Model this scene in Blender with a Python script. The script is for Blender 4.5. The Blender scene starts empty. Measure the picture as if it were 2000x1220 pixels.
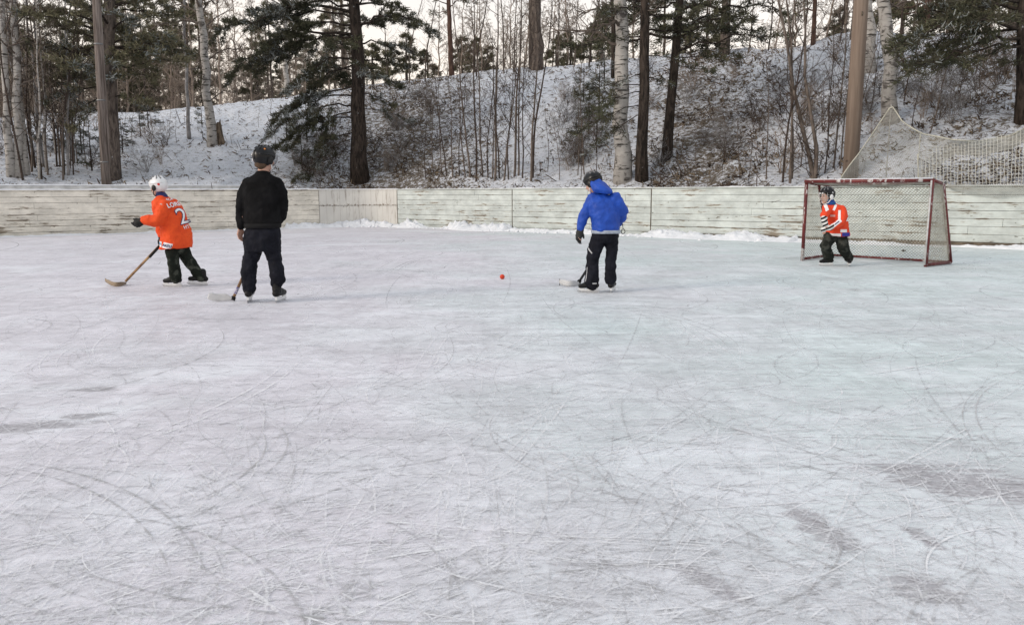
import bpy, bmesh, math, random
import numpy as np
from mathutils import Vector, Matrix, noise
from mathutils.bvhtree import BVHTree
PI = math.pi
R = math.radians
rnd = random.Random(7)
C = bpy.context.scene.collection
scene = bpy.context.scene

# ------------------------------------------------------------------ camera
FPX = 1500.0                       # focal length in pixels of the 2000 px wide photograph
H_EYE = 1.15
pitch = math.atan(236 / FPX)
phi = -0.004
f_ = Vector((0, math.cos(pitch), -math.sin(pitch)))
r_ = Vector((1, 0, 0))
u_ = r_.cross(f_)
rr = r_ * math.cos(phi) + u_ * math.sin(phi)
uu = u_ * math.cos(phi) - r_ * math.sin(phi)
cam_d = bpy.data.cameras.new('camera')
cam = bpy.data.objects.new('camera', cam_d)
C.objects.link(cam)
m = Matrix.Identity(4)
for i in range(3):
    m[i][0] = rr[i]; m[i][1] = uu[i]; m[i][2] = -f_[i]
m[0][3], m[1][3], m[2][3] = 0, 0, H_EYE
cam.matrix_world = m
cam_d.sensor_width = 36
cam_d.lens = 36 * FPX / 2000
cam_d.clip_end = 2000
scene.camera = cam

# ------------------------------------------------------------------ world, sun, exposure
SUN_EL, SUN_AZ = R(24), R(245)       # azimuth clockwise from +Y
w = bpy.data.worlds.new('World'); scene.world = w; w.use_nodes = True
nt = w.node_tree
bg = nt.nodes['Background']
sky = nt.nodes.new('ShaderNodeTexSky'); sky.sky_type = 'NISHITA'; sky.sun_disc = False
sky.sun_elevation = SUN_EL; sky.sun_rotation = SUN_AZ
sky.air_density = 1.0; sky.dust_density = 3.0; sky.ozone_density = 0.6
sky_str = nt.nodes.new('ShaderNodeVectorMath'); sky_str.operation = 'SCALE'; sky_str.inputs[3].default_value = 0.12
nt.links.new(sky.outputs[0], sky_str.inputs[0])
# thin high cloud veil: warm cream low down, cooler overhead
tcw = nt.nodes.new('ShaderNodeTexCoord'); sxw = nt.nodes.new('ShaderNodeSeparateXYZ'); nt.links.new(tcw.outputs['Generated'], sxw.inputs[0])
rw = nt.nodes.new('ShaderNodeValToRGB'); nt.links.new(sxw.outputs[2], rw.inputs[0])
el = rw.color_ramp.elements; el.new(.12); el.new(.35)
for e_, (p_, c_) in zip(el, ((0.0, (.80, .64, .51)), (.14, (.68, .60, .52)), (.35, (.51, .51, .51)), (1.0, (.47, .50, .54)))):
    e_.position = p_; e_.color = (*c_, 1)
nw_ = nt.nodes.new('ShaderNodeTexNoise'); nw_.inputs['Scale'].default_value = 2.5; nt.links.new(tcw.outputs['Generated'], nw_.inputs[0])
mw = nt.nodes.new('ShaderNodeMix'); mw.data_type = 'RGBA'
vw = nt.nodes.new('ShaderNodeMapRange'); vw.inputs[3].default_value = .75; vw.inputs[4].default_value = .95; nt.links.new(nw_.outputs[0], vw.inputs[0])
nt.links.new(vw.outputs[0], mw.inputs[0]); nt.links.new(sky_str.outputs[0], mw.inputs[6]); nt.links.new(rw.outputs[0], mw.inputs[7])
nt.links.new(mw.outputs[2], bg.inputs[0]); bg.inputs[1].default_value = 1.0
sl = bpy.data.lights.new('sun', 'SUN'); sl.energy = 0.75; sl.angle = R(14); sl.color = (1, .9, .8)
so = bpy.data.objects.new('sun', sl); C.objects.link(so)
sd = Vector((math.sin(SUN_AZ) * math.cos(SUN_EL), math.cos(SUN_AZ) * math.cos(SUN_EL), math.sin(SUN_EL)))
so.rotation_euler = sd.to_track_quat('Z', 'Y').to_euler()
scene.view_settings.view_transform = 'Standard'
scene.view_settings.look = 'None'
scene.view_settings.exposure = 0.92
scene.view_settings.gamma = 1.0
scene.cycles.transparent_max_bounces = 64    # the skate marks overlap many deep

def ray(px, py):
    return f_ + rr * ((px - 1000) / FPX) + uu * ((610 - py) / FPX)
def ground(px, py, z=0.0):
    d = ray(px, py); t = (z - H_EYE) / d.z
    return Vector((0, 0, H_EYE)) + d * t
def at(px, py, Y):
    d = ray(px, py); t = Y / d.y
    return Vector((0, 0, H_EYE)) + d * t

# ------------------------------------------------------------------ object helpers
def link(o, parent=None):
    C.objects.link(o)
    if parent is not None: o.parent = parent
    return o
def tag(o, label=None, cat=None, group=None, kind=None):
    if label: o['label'] = label
    if cat: o['category'] = cat
    if group: o['group'] = group
    if kind: o['kind'] = kind
    return o
def thing(name, loc, label, cat, group=None, rz=0.0):
    o = bpy.data.objects.new(name, None)
    o.empty_display_size = .1
    link(o); o.location = loc; o.rotation_euler = (0, 0, rz)
    return tag(o, label, cat, group)

class MB:
    def __init__(s): s.v = []; s.f = []; s.m = []; s.col = None
    def add(s, vs, fs, mi=0):
        b = len(s.v); s.v.extend([tuple(x) for x in vs])
        s.f.extend([tuple(i + b for i in f) for f in fs]); s.m.extend([mi] * len(fs))
    def box(s, c, sz, mi=0, M=None):
        x, y, z = sz[0] / 2, sz[1] / 2, sz[2] / 2
        vs = [Vector((a * x, b * y, d * z)) for a in (-1, 1) for b in (-1, 1) for d in (-1, 1)]
        if M is not None: vs = [M @ q for q in vs]
        vs = [q + Vector(c) for q in vs]
        s.add(vs, [(0, 1, 3, 2), (4, 6, 7, 5), (0, 4, 5, 1), (2, 3, 7, 6), (0, 2, 6, 4), (1, 5, 7, 3)], mi)
    def tube(s, pts, rad, n=6, mi=0, cap=True):
        pts = [Vector(p) for p in pts]
        if not hasattr(rad, '__len__'): rad = [rad] * len(pts)
        N = len(pts)
        t0 = (pts[1] - pts[0]).normalized()
        a = t0.orthogonal().normalized()
        vs = []
        for i in range(N):
            t = (pts[min(i + 1, N - 1)] - pts[max(i - 1, 0)])
            if t.length < 1e-9: t = t0
            t.normalize()
            a = a - t * a.dot(t)
            if a.length < 1e-6: a = t.orthogonal()
            a.normalize(); b = t.cross(a)
            for k in range(n):
                an = 2 * PI * k / n
                vs.append(pts[i] + (a * math.cos(an) + b * math.sin(an)) * rad[i])
        fs = []
        for i in range(N - 1):
            for k in range(n):
                k2 = (k + 1) % n
                fs.append((i * n + k, i * n + k2, (i + 1) * n + k2, (i + 1) * n + k))
        if cap:
            fs.append(tuple(reversed(range(n)))); fs.append(tuple((N - 1) * n + k for k in range(n)))
        s.add(vs, fs, mi)
    def loft(s, rings, n=18, mi=0, e=1.0):
        """rings: (centre, vector A, vector B); closed at both ends"""
        vs = []
        for c, A, B in rings:
            for k in range(n):
                an = 2 * PI * k / n
                ca, sa = math.cos(an), math.sin(an)
                ca = math.copysign(abs(ca) ** e, ca); sa = math.copysign(abs(sa) ** e, sa)
                vs.append(c + A * ca + B * sa)
        N = len(rings); fs = []
        for i in range(N - 1):
            for k in range(n):
                k2 = (k + 1) % n
                fs.append((i * n + k, i * n + k2, (i + 1) * n + k2, (i + 1) * n + k))
        fs.append(tuple(reversed(range(n)))); fs.append(tuple((N - 1) * n + k for k in range(n)))
        s.add(vs, fs, mi)
    def cap(s, p0, r0, p1, r1, n=14, mi=0):
        """tapered capsule"""
        p0 = Vector(p0); p1 = Vector(p1); t = p1 - p0
        if t.length < 1e-5: t = Vector((0, 0, 1e-4))
        t.normalize(); a = t.orthogonal().normalized(); b = t.cross(a)
        rings = []
        for i in range(5):
            an = PI / 2 * (i + .35) / 5
            rings.append((p0 - t * r0 * math.cos(an), a * r0 * math.sin(an), b * r0 * math.sin(an)))
        for i in range(5):
            an = PI / 2 * (5 - i - .35 + .0) / 5
            rings.append((p1 + t * r1 * math.cos(an), a * r1 * math.sin(an), b * r1 * math.sin(an)))
        s.loft(rings, n, mi)
    def ell(s, c, ax, n=14, mi=0):
        """ellipsoid with three axis vectors"""
        c = Vector(c); A, B, U = ax
        rings = []
        for i in range(11):
            an = -PI / 2 + PI * (i + .3) / 10.6
            rings.append((c + U * math.sin(an), A * math.cos(an), B * math.cos(an)))
        s.loft(rings, n, mi)
    def build(s, name, mats, parent=None, smooth=True, loc=None):
        me = bpy.data.meshes.new(name)
        vs = s.v
        if loc is not None:
            vs = [(x - loc[0], y - loc[1], z - loc[2]) for x, y, z in vs]
        me.from_pydata(vs, [], s.f); me.update()
        if not isinstance(mats, (list, tuple)): mats = [mats]
        for q in mats: me.materials.append(q)
        if len(mats) > 1: me.polygons.foreach_set('material_index', s.m)
        if smooth: me.polygons.foreach_set('use_smooth', [True] * len(me.polygons))
        if s.col is not None:
            at_ = me.color_attributes.new('col', 'FLOAT_COLOR', 'POINT')
            at_.data.foreach_set('color', np.array(s.col, dtype=np.float32).ravel())
        o = bpy.data.objects.new(name, me)
        link(o, parent)
        return o

def np_mesh(name, V, F, mats, midx=None, parent=None, smooth=False):
    """V (n,3), F (m,k) numpy arrays"""
    me = bpy.data.meshes.new(name)
    n, k = F.shape
    me.vertices.add(len(V)); me.vertices.foreach_set('co', V.astype(np.float32).ravel())
    me.loops.add(n * k); me.loops.foreach_set('vertex_index', F.astype(np.int32).ravel())
    me.polygons.add(n); me.polygons.foreach_set('loop_start', np.arange(0, n * k, k, dtype=np.int32))
    for q in mats: me.materials.append(q)
    if midx is not None: me.polygons.foreach_set('material_index', midx.astype(np.int32))
    if smooth: me.polygons.foreach_set('use_smooth', np.ones(n, dtype=bool))
    me.update(calc_edges=True)
    o = bpy.data.objects.new(name, me); link(o, parent)
    return o

# ------------------------------------------------------------------ material helpers
class NT:
    def __init__(s, name):
        s.mat = bpy.data.materials.new(name); s.mat.use_nodes = True
        s.t = s.mat.node_tree; s.bsdf = s.t.nodes['Principled BSDF']
        s.tc = s.t.nodes.new('ShaderNodeTexCoord')
    def n(s, typ, **kw):
        nd = s.t.nodes.new(typ)
        for k, v in kw.items(): setattr(nd, k, v)
        return nd
    def l(s, a, b): s.t.links.new(a, b)
    def coord(s, scale=(1, 1, 1), rot=(0, 0, 0), loc=(0, 0, 0), typ='POINT', src=None):
        mp = s.n('ShaderNodeMapping', vector_type=typ)
        s.l(src if src else s.tc.outputs['Object'], mp.inputs[0])
        mp.inputs['Scale'].default_value = scale; mp.inputs['Rotation'].default_value = rot
        mp.inputs['Location'].default_value = loc
        return mp.outputs[0]
    def noise(s, scale, detail=4, rough=.55, vec=None, dist=0):
        nd = s.n('ShaderNodeTexNoise')
        nd.inputs['Scale'].default_value = scale; nd.inputs['Detail'].default_value = detail
        nd.inputs['Roughness'].default_value = rough; nd.inputs['Distortion'].default_value = dist
        s.l(vec if vec else s.tc.outputs['Object'], nd.inputs['Vector'])
        return nd.outputs['Fac']
    def ramp(s, fac, stops, interp='LINEAR'):
        nd = s.n('ShaderNodeValToRGB'); nd.color_ramp.interpolation = interp
        el = nd.color_ramp.elements
        while len(el) < len(stops): el.new(.5)
        for e, (p, c) in zip(el, stops):
            e.position = p
            e.color = (c, c, c, 1) if not hasattr(c, '__len__') else (*c, 1)
        s.l(fac, nd.inputs[0]); return nd.outputs[0]
    def mix(s, fac, a, b, mode='MIX'):
        nd = s.n('ShaderNodeMix', data_type='RGBA', blend_type=mode)
        for i, v in ((0, fac), (6, a), (7, b)):
            if hasattr(v, 'is_output'): s.l(v, nd.inputs[i])
            elif i == 0: nd.inputs[0].default_value = v
            else: nd.inputs[i].default_value = (*v, 1)
        return nd.outputs[2]
    def math(s, op, a, b=0.0, c=None):
        nd = s.n('ShaderNodeMath', operation=op)
        for i, v in ((0, a), (1, b), (2, c)):
            if v is None: continue
            if hasattr(v, 'is_output'): s.l(v, nd.inputs[i])
            else: nd.inputs[i].default_value = v
        return nd.outputs[0]
    def bump(s, h, strength=.3, dist=.02):
        nd = s.n('ShaderNodeBump'); nd.inputs['Strength'].default_value = strength
        nd.inputs['Distance'].default_value = dist
        s.l(h, nd.inputs['Height']); s.l(nd.outputs[0], s.bsdf.inputs['Normal'])
    def base(s, c, rough=.7, spec=.3):
        if hasattr(c, 'is_output'): s.l(c, s.bsdf.inputs['Base Color'])
        else: s.bsdf.inputs['Base Color'].default_value = (*c, 1)
        if hasattr(rough, 'is_output'): s.l(rough, s.bsdf.inputs['Roughness'])
        else: s.bsdf.inputs['Roughness'].default_value = rough
        s.bsdf.inputs['Specular IOR Level'].default_value = spec
        return s.mat

def simple(name, c, rough=.6, spec=.3, var=.25, scale=12, bump=.15, metal=0, dist=.01, c2=None):
    q = NT(name)
    c2 = c2 or tuple(x * (1 - var) for x in c)
    col = q.mix(q.ramp(q.noise(scale, 5), [(.35, 0.0), (.65, 1.0)]), c, c2)
    q.base(col, rough, spec)
    q.bsdf.inputs['Metallic'].default_value = metal
    if bump: q.bump(q.noise(scale * 3, 5), bump, dist)
    return q.mat
M = {}
# ---- ice
def mat_ice():
    q = NT('ice')
    n1 = q.noise(.22, 5, .6); n2 = q.noise(1.3, 7, .65, dist=.6); n3 = q.noise(9, 6, .7, dist=.4)
    st1 = q.noise(1, 6, .65, vec=q.coord((.9, 7, 1), (0, 0, .25)), dist=.3)
    st2 = q.noise(1, 6, .65, vec=q.coord((9, 1.1, 1), (0, 0, -.5)), dist=.3)
    st3 = q.noise(1, 5, .7, vec=q.coord((2.5, 26, 1), (0, 0, -.1)), dist=.2)
    frost = (.735, .75, .78); grey = (.54, .545, .57)
    f = q.math('ADD', q.math('MULTIPLY', n2, .35), q.math('MULTIPLY', st1, .30))
    f = q.math('ADD', f, q.math('MULTIPLY', st2, .20))
    f = q.math('ADD', f, q.math('MULTIPLY', st3, .15))
    col = q.mix(q.ramp(f, [(.40, 0.0), (.60, 1.0)]), grey, frost)
    fine = q.ramp(n3, [(.30, .84), (.62, 1.06)])
    col = q.mix(1.0, col, fine, 'MULTIPLY')
    # large tint drift: mauve on one side, faint green-grey on the other
    xg = q.n('ShaderNodeSeparateXYZ'); q.l(q.tc.outputs['Object'], xg.inputs[0])
    side = q.math('MULTIPLY_ADD', xg.outputs[0], .10, .45)
    side = q.math('ADD', side, q.math('MULTIPLY', q.math('SUBTRACT', n1, .5), 2.2))
    col = q.mix(1.0, col, q.ramp(side, [(.2, (1.0, .955, .98)), (.8, (.91, 1.0, .97))]), 'MULTIPLY')
    # frosted (snow-dusted) patches
    fr = q.ramp(q.noise(.6, 6, .7, dist=1.0, vec=q.coord((1, 1.4, 1), (0, 0, .4), (3, 1, 0))), [(.50, 0.0), (.70, .75)])
    col = q.mix(fr, col, (.78, .80, .84))
    # scraped bare patches, each its own shape
    acc = None
    def patch(p0, p1, wdt):
        a = ground(*p0); b = ground(*p1); c = (a + b) / 2; d = b - a
        return (c, math.atan2(d.y, d.x), d.length / 2, wdt)
    pts = [patch((1600, 900), (2200, 990), .30), patch((1700, 920), (2100, 960), .2), patch((1500, 960), (1720, 1110), .11), patch((1690, 1110), (1930, 1200), .12),
           (ground(20, 835), .25, .6, .16), (ground(168, 812), .2, .2, .1), (ground(180, 760), .1, .22, .09), patch((1740, 1010), (1860, 1085), .06),
           patch((1300, 1090), (1500, 1200), .08)]
    nz = q.noise(1, 8, .75, dist=.5, vec=q.coord((5, 17, 1), (0, 0, .35)))
    for c, an, a, b in pts:
        v = q.coord((a, b, 1), (0, 0, an), (c.x, c.y, 0), typ='TEXTURE')
        ln = q.n('ShaderNodeVectorMath', operation='LENGTH'); q.l(v, ln.inputs[0])
        k = q.math('SUBTRACT', 1.88, q.math('ADD', ln.outputs['Value'], q.math('MULTIPLY', nz, 2.3)))
        k = q.math('MULTIPLY', k, 3.5)
        nd = q.math('MINIMUM', q.math('MAXIMUM', k, 0), 1)
        acc = nd if acc is None else q.math('MAXIMUM', acc, nd)
    bare = q.math('MULTIPLY', acc, q.ramp(q.noise(22, 6, .75), [(.3, .45), (.6, 1.0)]))
    bare2 = q.ramp(q.noise(.9, 7, .72, dist=.7, vec=q.coord((1, 1.8, 1), (0, 0, -.3))), [(.60, 0.0), (.70, .6)])
    bare = q.math('MAXIMUM', bare, bare2)
    col = q.mix(bare, col, (.32, .305, .325))
    rough = q.math('SUBTRACT', q.ramp(f, [(.4, .40), (.6, .60)]), q.math('MULTIPLY', bare, .12))
    q.base(col, rough, .35)
    h = q.math('ADD', q.math('MULTIPLY', n3, .5), q.math('ADD', q.math('MULTIPLY', st3, .5), q.math('MULTIPLY', f, .5)))
    q.bump(h, .55, .014)
    return q.mat
M['ice'] = mat_ice()
def mat_scratch():
    q = NT('skate_scratch')
    a = q.n('ShaderNodeVertexColor'); a.layer_name = 'col'
    tr = q.n('ShaderNodeBsdfTransparent'); mx = q.n('ShaderNodeMixShader')
    q.base(a.outputs['Color'], .6, .25)
    brk = q.ramp(q.noise(14, 5, .75), [(.38, 0.0), (.60, 1.0)])
    al = q.math('MULTIPLY', a.outputs['Alpha'], brk)
    out = q.t.nodes['Material Output']
    q.l(al, mx.inputs[0]); q.l(tr.outputs[0], mx.inputs[1]); q.l(q.bsdf.outputs[0], mx.inputs[2]); q.l(mx.outputs[0], out.inputs[0])
    return q.mat
M['scratch'] = mat_scratch()
# ---- snow and hill
def mat_snow(name, c=(.80, .82, .86)):
    q = NT(name)
    col = q.mix(q.ramp(q.noise(6, 5), [(.35, 0.0), (.7, 1.0)]), c, tuple(x * .88 for x in c))
    q.base(col, .75, .2); q.bump(q.math('ADD', q.noise(5, 5), q.noise(40, 5, .7)), .5, .03)
    return q.mat
M['snow'] = mat_snow('snow')
def mat_hill():
    q = NT('snowy_slope')
    a = q.n('ShaderNodeVertexColor'); a.layer_name = 'col'
    sep = q.n('ShaderNodeSeparateColor'); q.l(a.outputs['Color'], sep.inputs[0])
    n1 = q.noise(1, 8, .8, vec=q.coord((4.5, 4.5, 9)), dist=.6)
    n2 = q.noise(2.2, 6, .7); n3 = q.noise(14, 6, .75)
    snow = q.mix(q.ramp(n2, [(.35, 0.0), (.65, 1.0)]), (.75, .78, .84), (.61, .64, .70))
    dirt = q.mix(q.ramp(n3, [(.35, 0.0), (.65, 1.0)]), (.075, .06, .045), (.20, .17, .135))
    k = q.math('ADD', q.math('ADD', q.math('MULTIPLY', n1, .65), q.math('MULTIPLY', n3, .35)), q.math('MULTIPLY', sep.outputs[0], .12))
    col = q.mix(q.ramp(k, [(.525, 0.0), (.575, 1.0)]), snow, dirt)
    q.base(col, .85, .15); q.bump(q.math('ADD', q.noise(3, 6, .7), q.noise(16, 5, .7)), .8, .12)
    return q.mat
M['hill'] = mat_hill()
# ---- bark
def mat_birch(name='birch_bark', light=(.44, .42, .395)):
    q = NT(name)
    band = q.noise(1, 4, .6, vec=q.coord((2.5, 2.5, 16)), dist=.4)
    blot = q.noise(1, 5, .65, vec=q.coord((3, 3, 3.5)), dist=.5)
    col = q.mix(q.ramp(q.noise(9, 5), [(.3, 0.0), (.7, 1.0)]), light, tuple(x * .72 for x in light))
    col = q.mix(q.ramp(band, [(.56, 0.0), (.63, 1.0)]), col, (.05, .045, .04))
    col = q.mix(q.ramp(blot, [(.54, 0.0), (.62, .85)]), col, (.07, .06, .055))
    q.base(col, .8, .15); q.bump(band, .4, .02); return q.mat
M['birch'] = mat_birch()
def mat_bark(name, c1, c2):
    q = NT(name)
    n = q.noise(1, 7, .7, vec=q.coord((13, 13, 3)), dist=.5)
    col = q.mix(q.ramp(n, [(.4, 0.0), (.6, 1.0)]), c1, c2)
    snow = q.ramp(q.noise(1, 5, .7, vec=q.coord((9, 9, 5), (0, 0, 0), (4, 1, 2))), [(.66, 0.0), (.72, .7)])
    col = q.mix(snow, col, (.5, .52, .55))
    q.base(col, .9, .1); q.bump(n, .9, .05); return q.mat
M['pine_bark'] = mat_bark('pine_bark', (.018, .015, .013), (.070, .055, .046))
M['brown_bark'] = mat_bark('grey_brown_bark', (.06, .05, .045), (.17, .14, .12))
M['red_bark'] = mat_bark('red_brown_bark', (.05, .033, .028), (.14, .085, .065))
M['twig'] = simple('twig_bark', (.085, .065, .055), .85, .1, .5, 6, .3)
M['wood_far'] = simple('brown_grey_bark', (.32, .26, .215), .9, .1, .4, 3, .2)
M['twig_grey'] = simple('grey_twig_bark', (.17, .14, .12), .85, .1, .5, 6, .3)
M['twig_frost'] = simple('frosted_twig', (.33, .32, .32), .85, .1, .5, 5, .3)
def mat_leaf(name, c1, c2):
    q = NT(name)
    col = q.mix(q.ramp(q.noise(1.6, 5, .6), [(.35, 0.0), (.65, 1.0)]), c1, c2)
    q.base(col, .7, .15); return q.mat
M['needle'] = mat_leaf('pine_needles', (.052, .058, .036), (.10, .10, .062))
M['needle_dark'] = mat_leaf('dark_needles', (.042, .040, .028), (.078, .070, .048))
M['needle_snow'] = mat_leaf('snow_dusted_needles', (.17, .19, .18), (.33, .35, .35))
M['needle_olive'] = mat_leaf('olive_needles', (.145, .14, .085), (.21, .19, .12))
M['needle_far'] = mat_leaf('brown_olive_needles', (.11, .095, .065), (.155, .13, .09))
M['dead'] = mat_leaf('dry_grass', (.11, .085, .06), (.22, .175, .125))
# ---- boards
PLK = .158
def mat_boards(name, paint, paint2, thr=.60):
    q = NT(name)
    sep = q.n('ShaderNodeSeparateXYZ'); q.l(q.tc.outputs['Object'], sep.inputs[0])
    fr = q.math('FRACT', q.math('DIVIDE', q.math('SUBTRACT', sep.outputs[2], .10), PLK))
    edge = q.math('MULTIPLY', q.math('ABSOLUTE', q.math('SUBTRACT', fr, .5)), 2)
    edge = q.math('POWER', edge, 4)
    n1 = q.noise(1, 8, .72, vec=q.coord((1.5, 1, 11)), dist=.5)
    n2 = q.noise(1, 5, .6, vec=q.coord((.5, 1, 1.6)))
    n4 = q.noise(1, 6, .7, vec=q.coord((3, 1, 60)))
    k = q.math('ADD', n1, q.math('MULTIPLY', edge, .10))
    k = q.math('ADD', k, q.math('MULTIPLY', q.math('SUBTRACT', n2, .5), .45))
    c = q.mix(q.ramp(n2, [(.35, 0.0), (.65, 1.0)]), paint, paint2)
    c = q.mix(1.0, c, q.ramp(n4, [(.3, .86), (.7, 1.05)]), 'MULTIPLY')
    wood = q.mix(q.ramp(n4, [(.4, 0.0), (.6, 1.0)]), (.28, .23, .17), (.11, .085, .06))
    c = q.mix(q.ramp(k, [(thr - .05, 0.0), (thr, .35)]), c, (.40, .36, .29))
    c = q.mix(q.ramp(k, [(thr, 0.0), (thr + .03, .85)]), c, wood)
    # hairline cracks and streaks of grime
    cr = q.ramp(q.noise(1, 7, .8, vec=q.coord((1.2, 1, 38), (0, 0, 0), (7, 0, 3)), dist=.2), [(.66, 0.0), (.70, .7)])
    c = q.mix(cr, c, (.13, .11, .09))
    sp = q.ramp(q.noise(1, 4, .6, vec=q.coord((9, 1, 13), (0, 0, 0), (1, 0, 5))), [(.69, 0.0), (.72, .9)])
    c = q.mix(sp, c, (.10, .08, .065))
    gr_ = q.ramp(q.noise(1, 6, .7, vec=q.coord((1.6, 1, 2.4), (0, 0, 0), (5, 0, 1))), [(.40, .78), (.60, 1.04)])
    c = q.mix(1.0, c, gr_, 'MULTIPLY')
    low = q.ramp(q.math('ADD', sep.outputs[2], q.math('MULTIPLY', n2, .5)), [(.30, .80), (.50, 1.0)]); c = q.mix(1.0, c, low, 'MULTIPLY')
    q.base(c, .75, .2); q.bump(q.math('SUBTRACT', n4, q.math('MULTIPLY', k, 1.5)), .5, .01)
    return q.mat
M['board_left'] = mat_boards('peeling_cream_paint', (.85, .81, .72), (.73, .70, .62), .61)  # left and right paints differ; the colours also hold some lighting difference
M['board_right'] = mat_boards('weathered_pale_green_paint', (.61, .66, .64), (.53, .575, .56), .615)
def mat_corner():
    q = NT('corner_sheet_paint')
    n1 = q.noise(1, 7, .7, vec=q.coord((9, 9, 1.2)), dist=.3)
    n2 = q.noise(1.5, 5)
    c = q.mix(q.ramp(n2, [(.35, 0.0), (.65, 1.0)]), (.66, .65, .61), (.57, .56, .53))
    c = q.mix(q.ramp(n1, [(.55, 0.0), (.66, .7)]), c, (.24, .20, .16))
    sep = q.n('ShaderNodeSeparateXYZ'); q.l(q.tc.outputs['Object'], sep.inputs[0])
    band = q.math('ABSOLUTE', q.math('SUBTRACT', sep.outputs[2], .72))
    fl = q.math('SUBTRACT', q.noise(1, 7, .75, vec=q.coord((14, 14, 10))), q.math('MULTIPLY', band, 2.2))
    c = q.mix(q.ramp(fl, [(.47, 0.0), (.52, .85)]), c, (.20, .16, .12))
    vj = q.math('FRACT', q.math('MULTIPLY', sep.outputs[0], 5.0)); c = q.mix(q.math('LESS_THAN', vj, .035), c, (.40, .37, .33))
    q.base(c, .7, .2); q.bump(n1, .3, .01); return q.mat
M['board_corner'] = mat_corner()
M['wood_dark'] = simple('damp_wood', (.16, .13, .10), .85, .1, .5, 8, .4)
M['pole'] = mat_bark('pole_wood', (.17, .13, .10), (.32, .25, .20))
def mat_pole(name, c1, c2):
    q = NT(name)
    n = q.noise(1, 6, .65, vec=q.coord((22, 22, .8)), dist=.2)
    c = q.mix(q.ramp(n, [(.38, 0.0), (.62, 1.0)]), c1, c2)
    q.base(c, .8, .15); q.bump(n, .5, .01); return q.mat
M['pole_grey'] = mat_pole('grey_pole_wood', (.075, .06, .052), (.235, .20, .18))
M['pole_brown'] = mat_pole('brown_pole_wood', (.165, .125, .10), (.225, .175, .14))
M['net_white'] = simple('white_net_twine', (.60, .60, .56), .9, .1, .2, 5, 0)
M['rope'] = simple('net_twine', (.46, .455, .42), .9, .1, .35, 4, 0)
M['goal_twine'] = simple('grey_goal_twine', (.46, .45, .39), .9, .1, .4, 9, 0)
M['rope_white'] = simple('goal_twine', (.50, .49, .42), .9, .1, .3, 6, 0)

# ================================================================== THE PLACE
# ---- wall line of the rink, as world points (x, y)
W_LEFT = [Vector((-34, 6.5, 0)), Vector((-6.35, 25.62, 0))]
W_CORN = [Vector(p) for p in ((-6.35, 25.62, 0), (-5.75, 25.98, 0), (-5.1, 26.2, 0), (-4.5, 26.18, 0), (-3.82, 25.9, 0))]
RD = (Vector((10, 15, 0)) - Vector((-3.82, 25.9, 0))).normalized()
W_R0 = Vector((-3.82, 25.9, 0))
W_END = W_R0 + RD * 36
WALL = [W_LEFT[0]] + W_CORN + [W_END]
def wallY(u):
    for a, b in zip(WALL[:-1], WALL[1:]):
        den = (b.x - a.x) - u * (b.y - a.y)
        if abs(den) < 1e-9: continue
        t = (u * a.y - a.x) / den
        y = a.y + (b.y - a.y) * t
        if -1e-6 <= t <= 1 + 1e-6 and y > 0: return y
    return 6.0
def uof(px):
    d = ray(px, 374); return d.x / d.y
RX = [-3000, -400, 0, 200, 380, 560, 700, 900, 1050, 1250, 1450, 1650, 1900, 2100, 2500, 5000]
RY = [262, 250, 236, 222, 214, 189, 167, 147, 132, 117, 99, 74, 63, 57, 50, 50]
RDp = [26, 38, 41, 41, 40, 39, 39, 37.5, 35.5, 33, 30.5, 28, 25.5, 24, 20, 12]
RU = [uof(x) for x in RX]
RZ = [at(x, y, d).z for x, y, d in zip(RX, RY, RDp)]
def terrain(X, Y, detail=True):
    u = X / Y
    w = wallY(u) + .3
    rd = float(np.interp(u, RU, RDp)); rz = float(np.interp(u, RU, RZ))
    if rd < w + 4: rd = w + 4
    t = (Y - w) / (rd - w)
    z0 = .92
    if t <= 0: z = z0
    elif t < 1:
        g = t + .07 * math.sin(PI * t) - .05 * math.sin(2 * PI * t)
        z = z0 + (rz - z0) * min(g, 1.0)
    else:
        z = rz - .05 * (Y - rd)
        z = max(z, -2)
    if detail:
        a = min(1, max(0, t * 8)) * (1 if t < .95 else .4)
        z += a * (.34 * (noise.noise(Vector((X * .35, Y * .35, 1))) ) + .13 * noise.noise(Vector((X * 1.3, Y * 1.3, 5))) + .05 * noise.noise(Vector((X * 4, Y * 4, 9))))
    return z
def hit(px, py, default=None):
    """where the line of sight through a pixel meets the slope"""
    d = ray(px, py); u = d.x / d.y
    Y = wallY(u) + .45
    while Y < 70:
        p = Vector((0, 0, H_EYE)) + d * (Y / d.y)
        if terrain(p.x, p.y) >= p.z: return p
        Y += .12
    rd = float(np.interp(u, RU, RDp))
    p = at(px, py, rd + 1); p.z = terrain(p.x, p.y); return p

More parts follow.
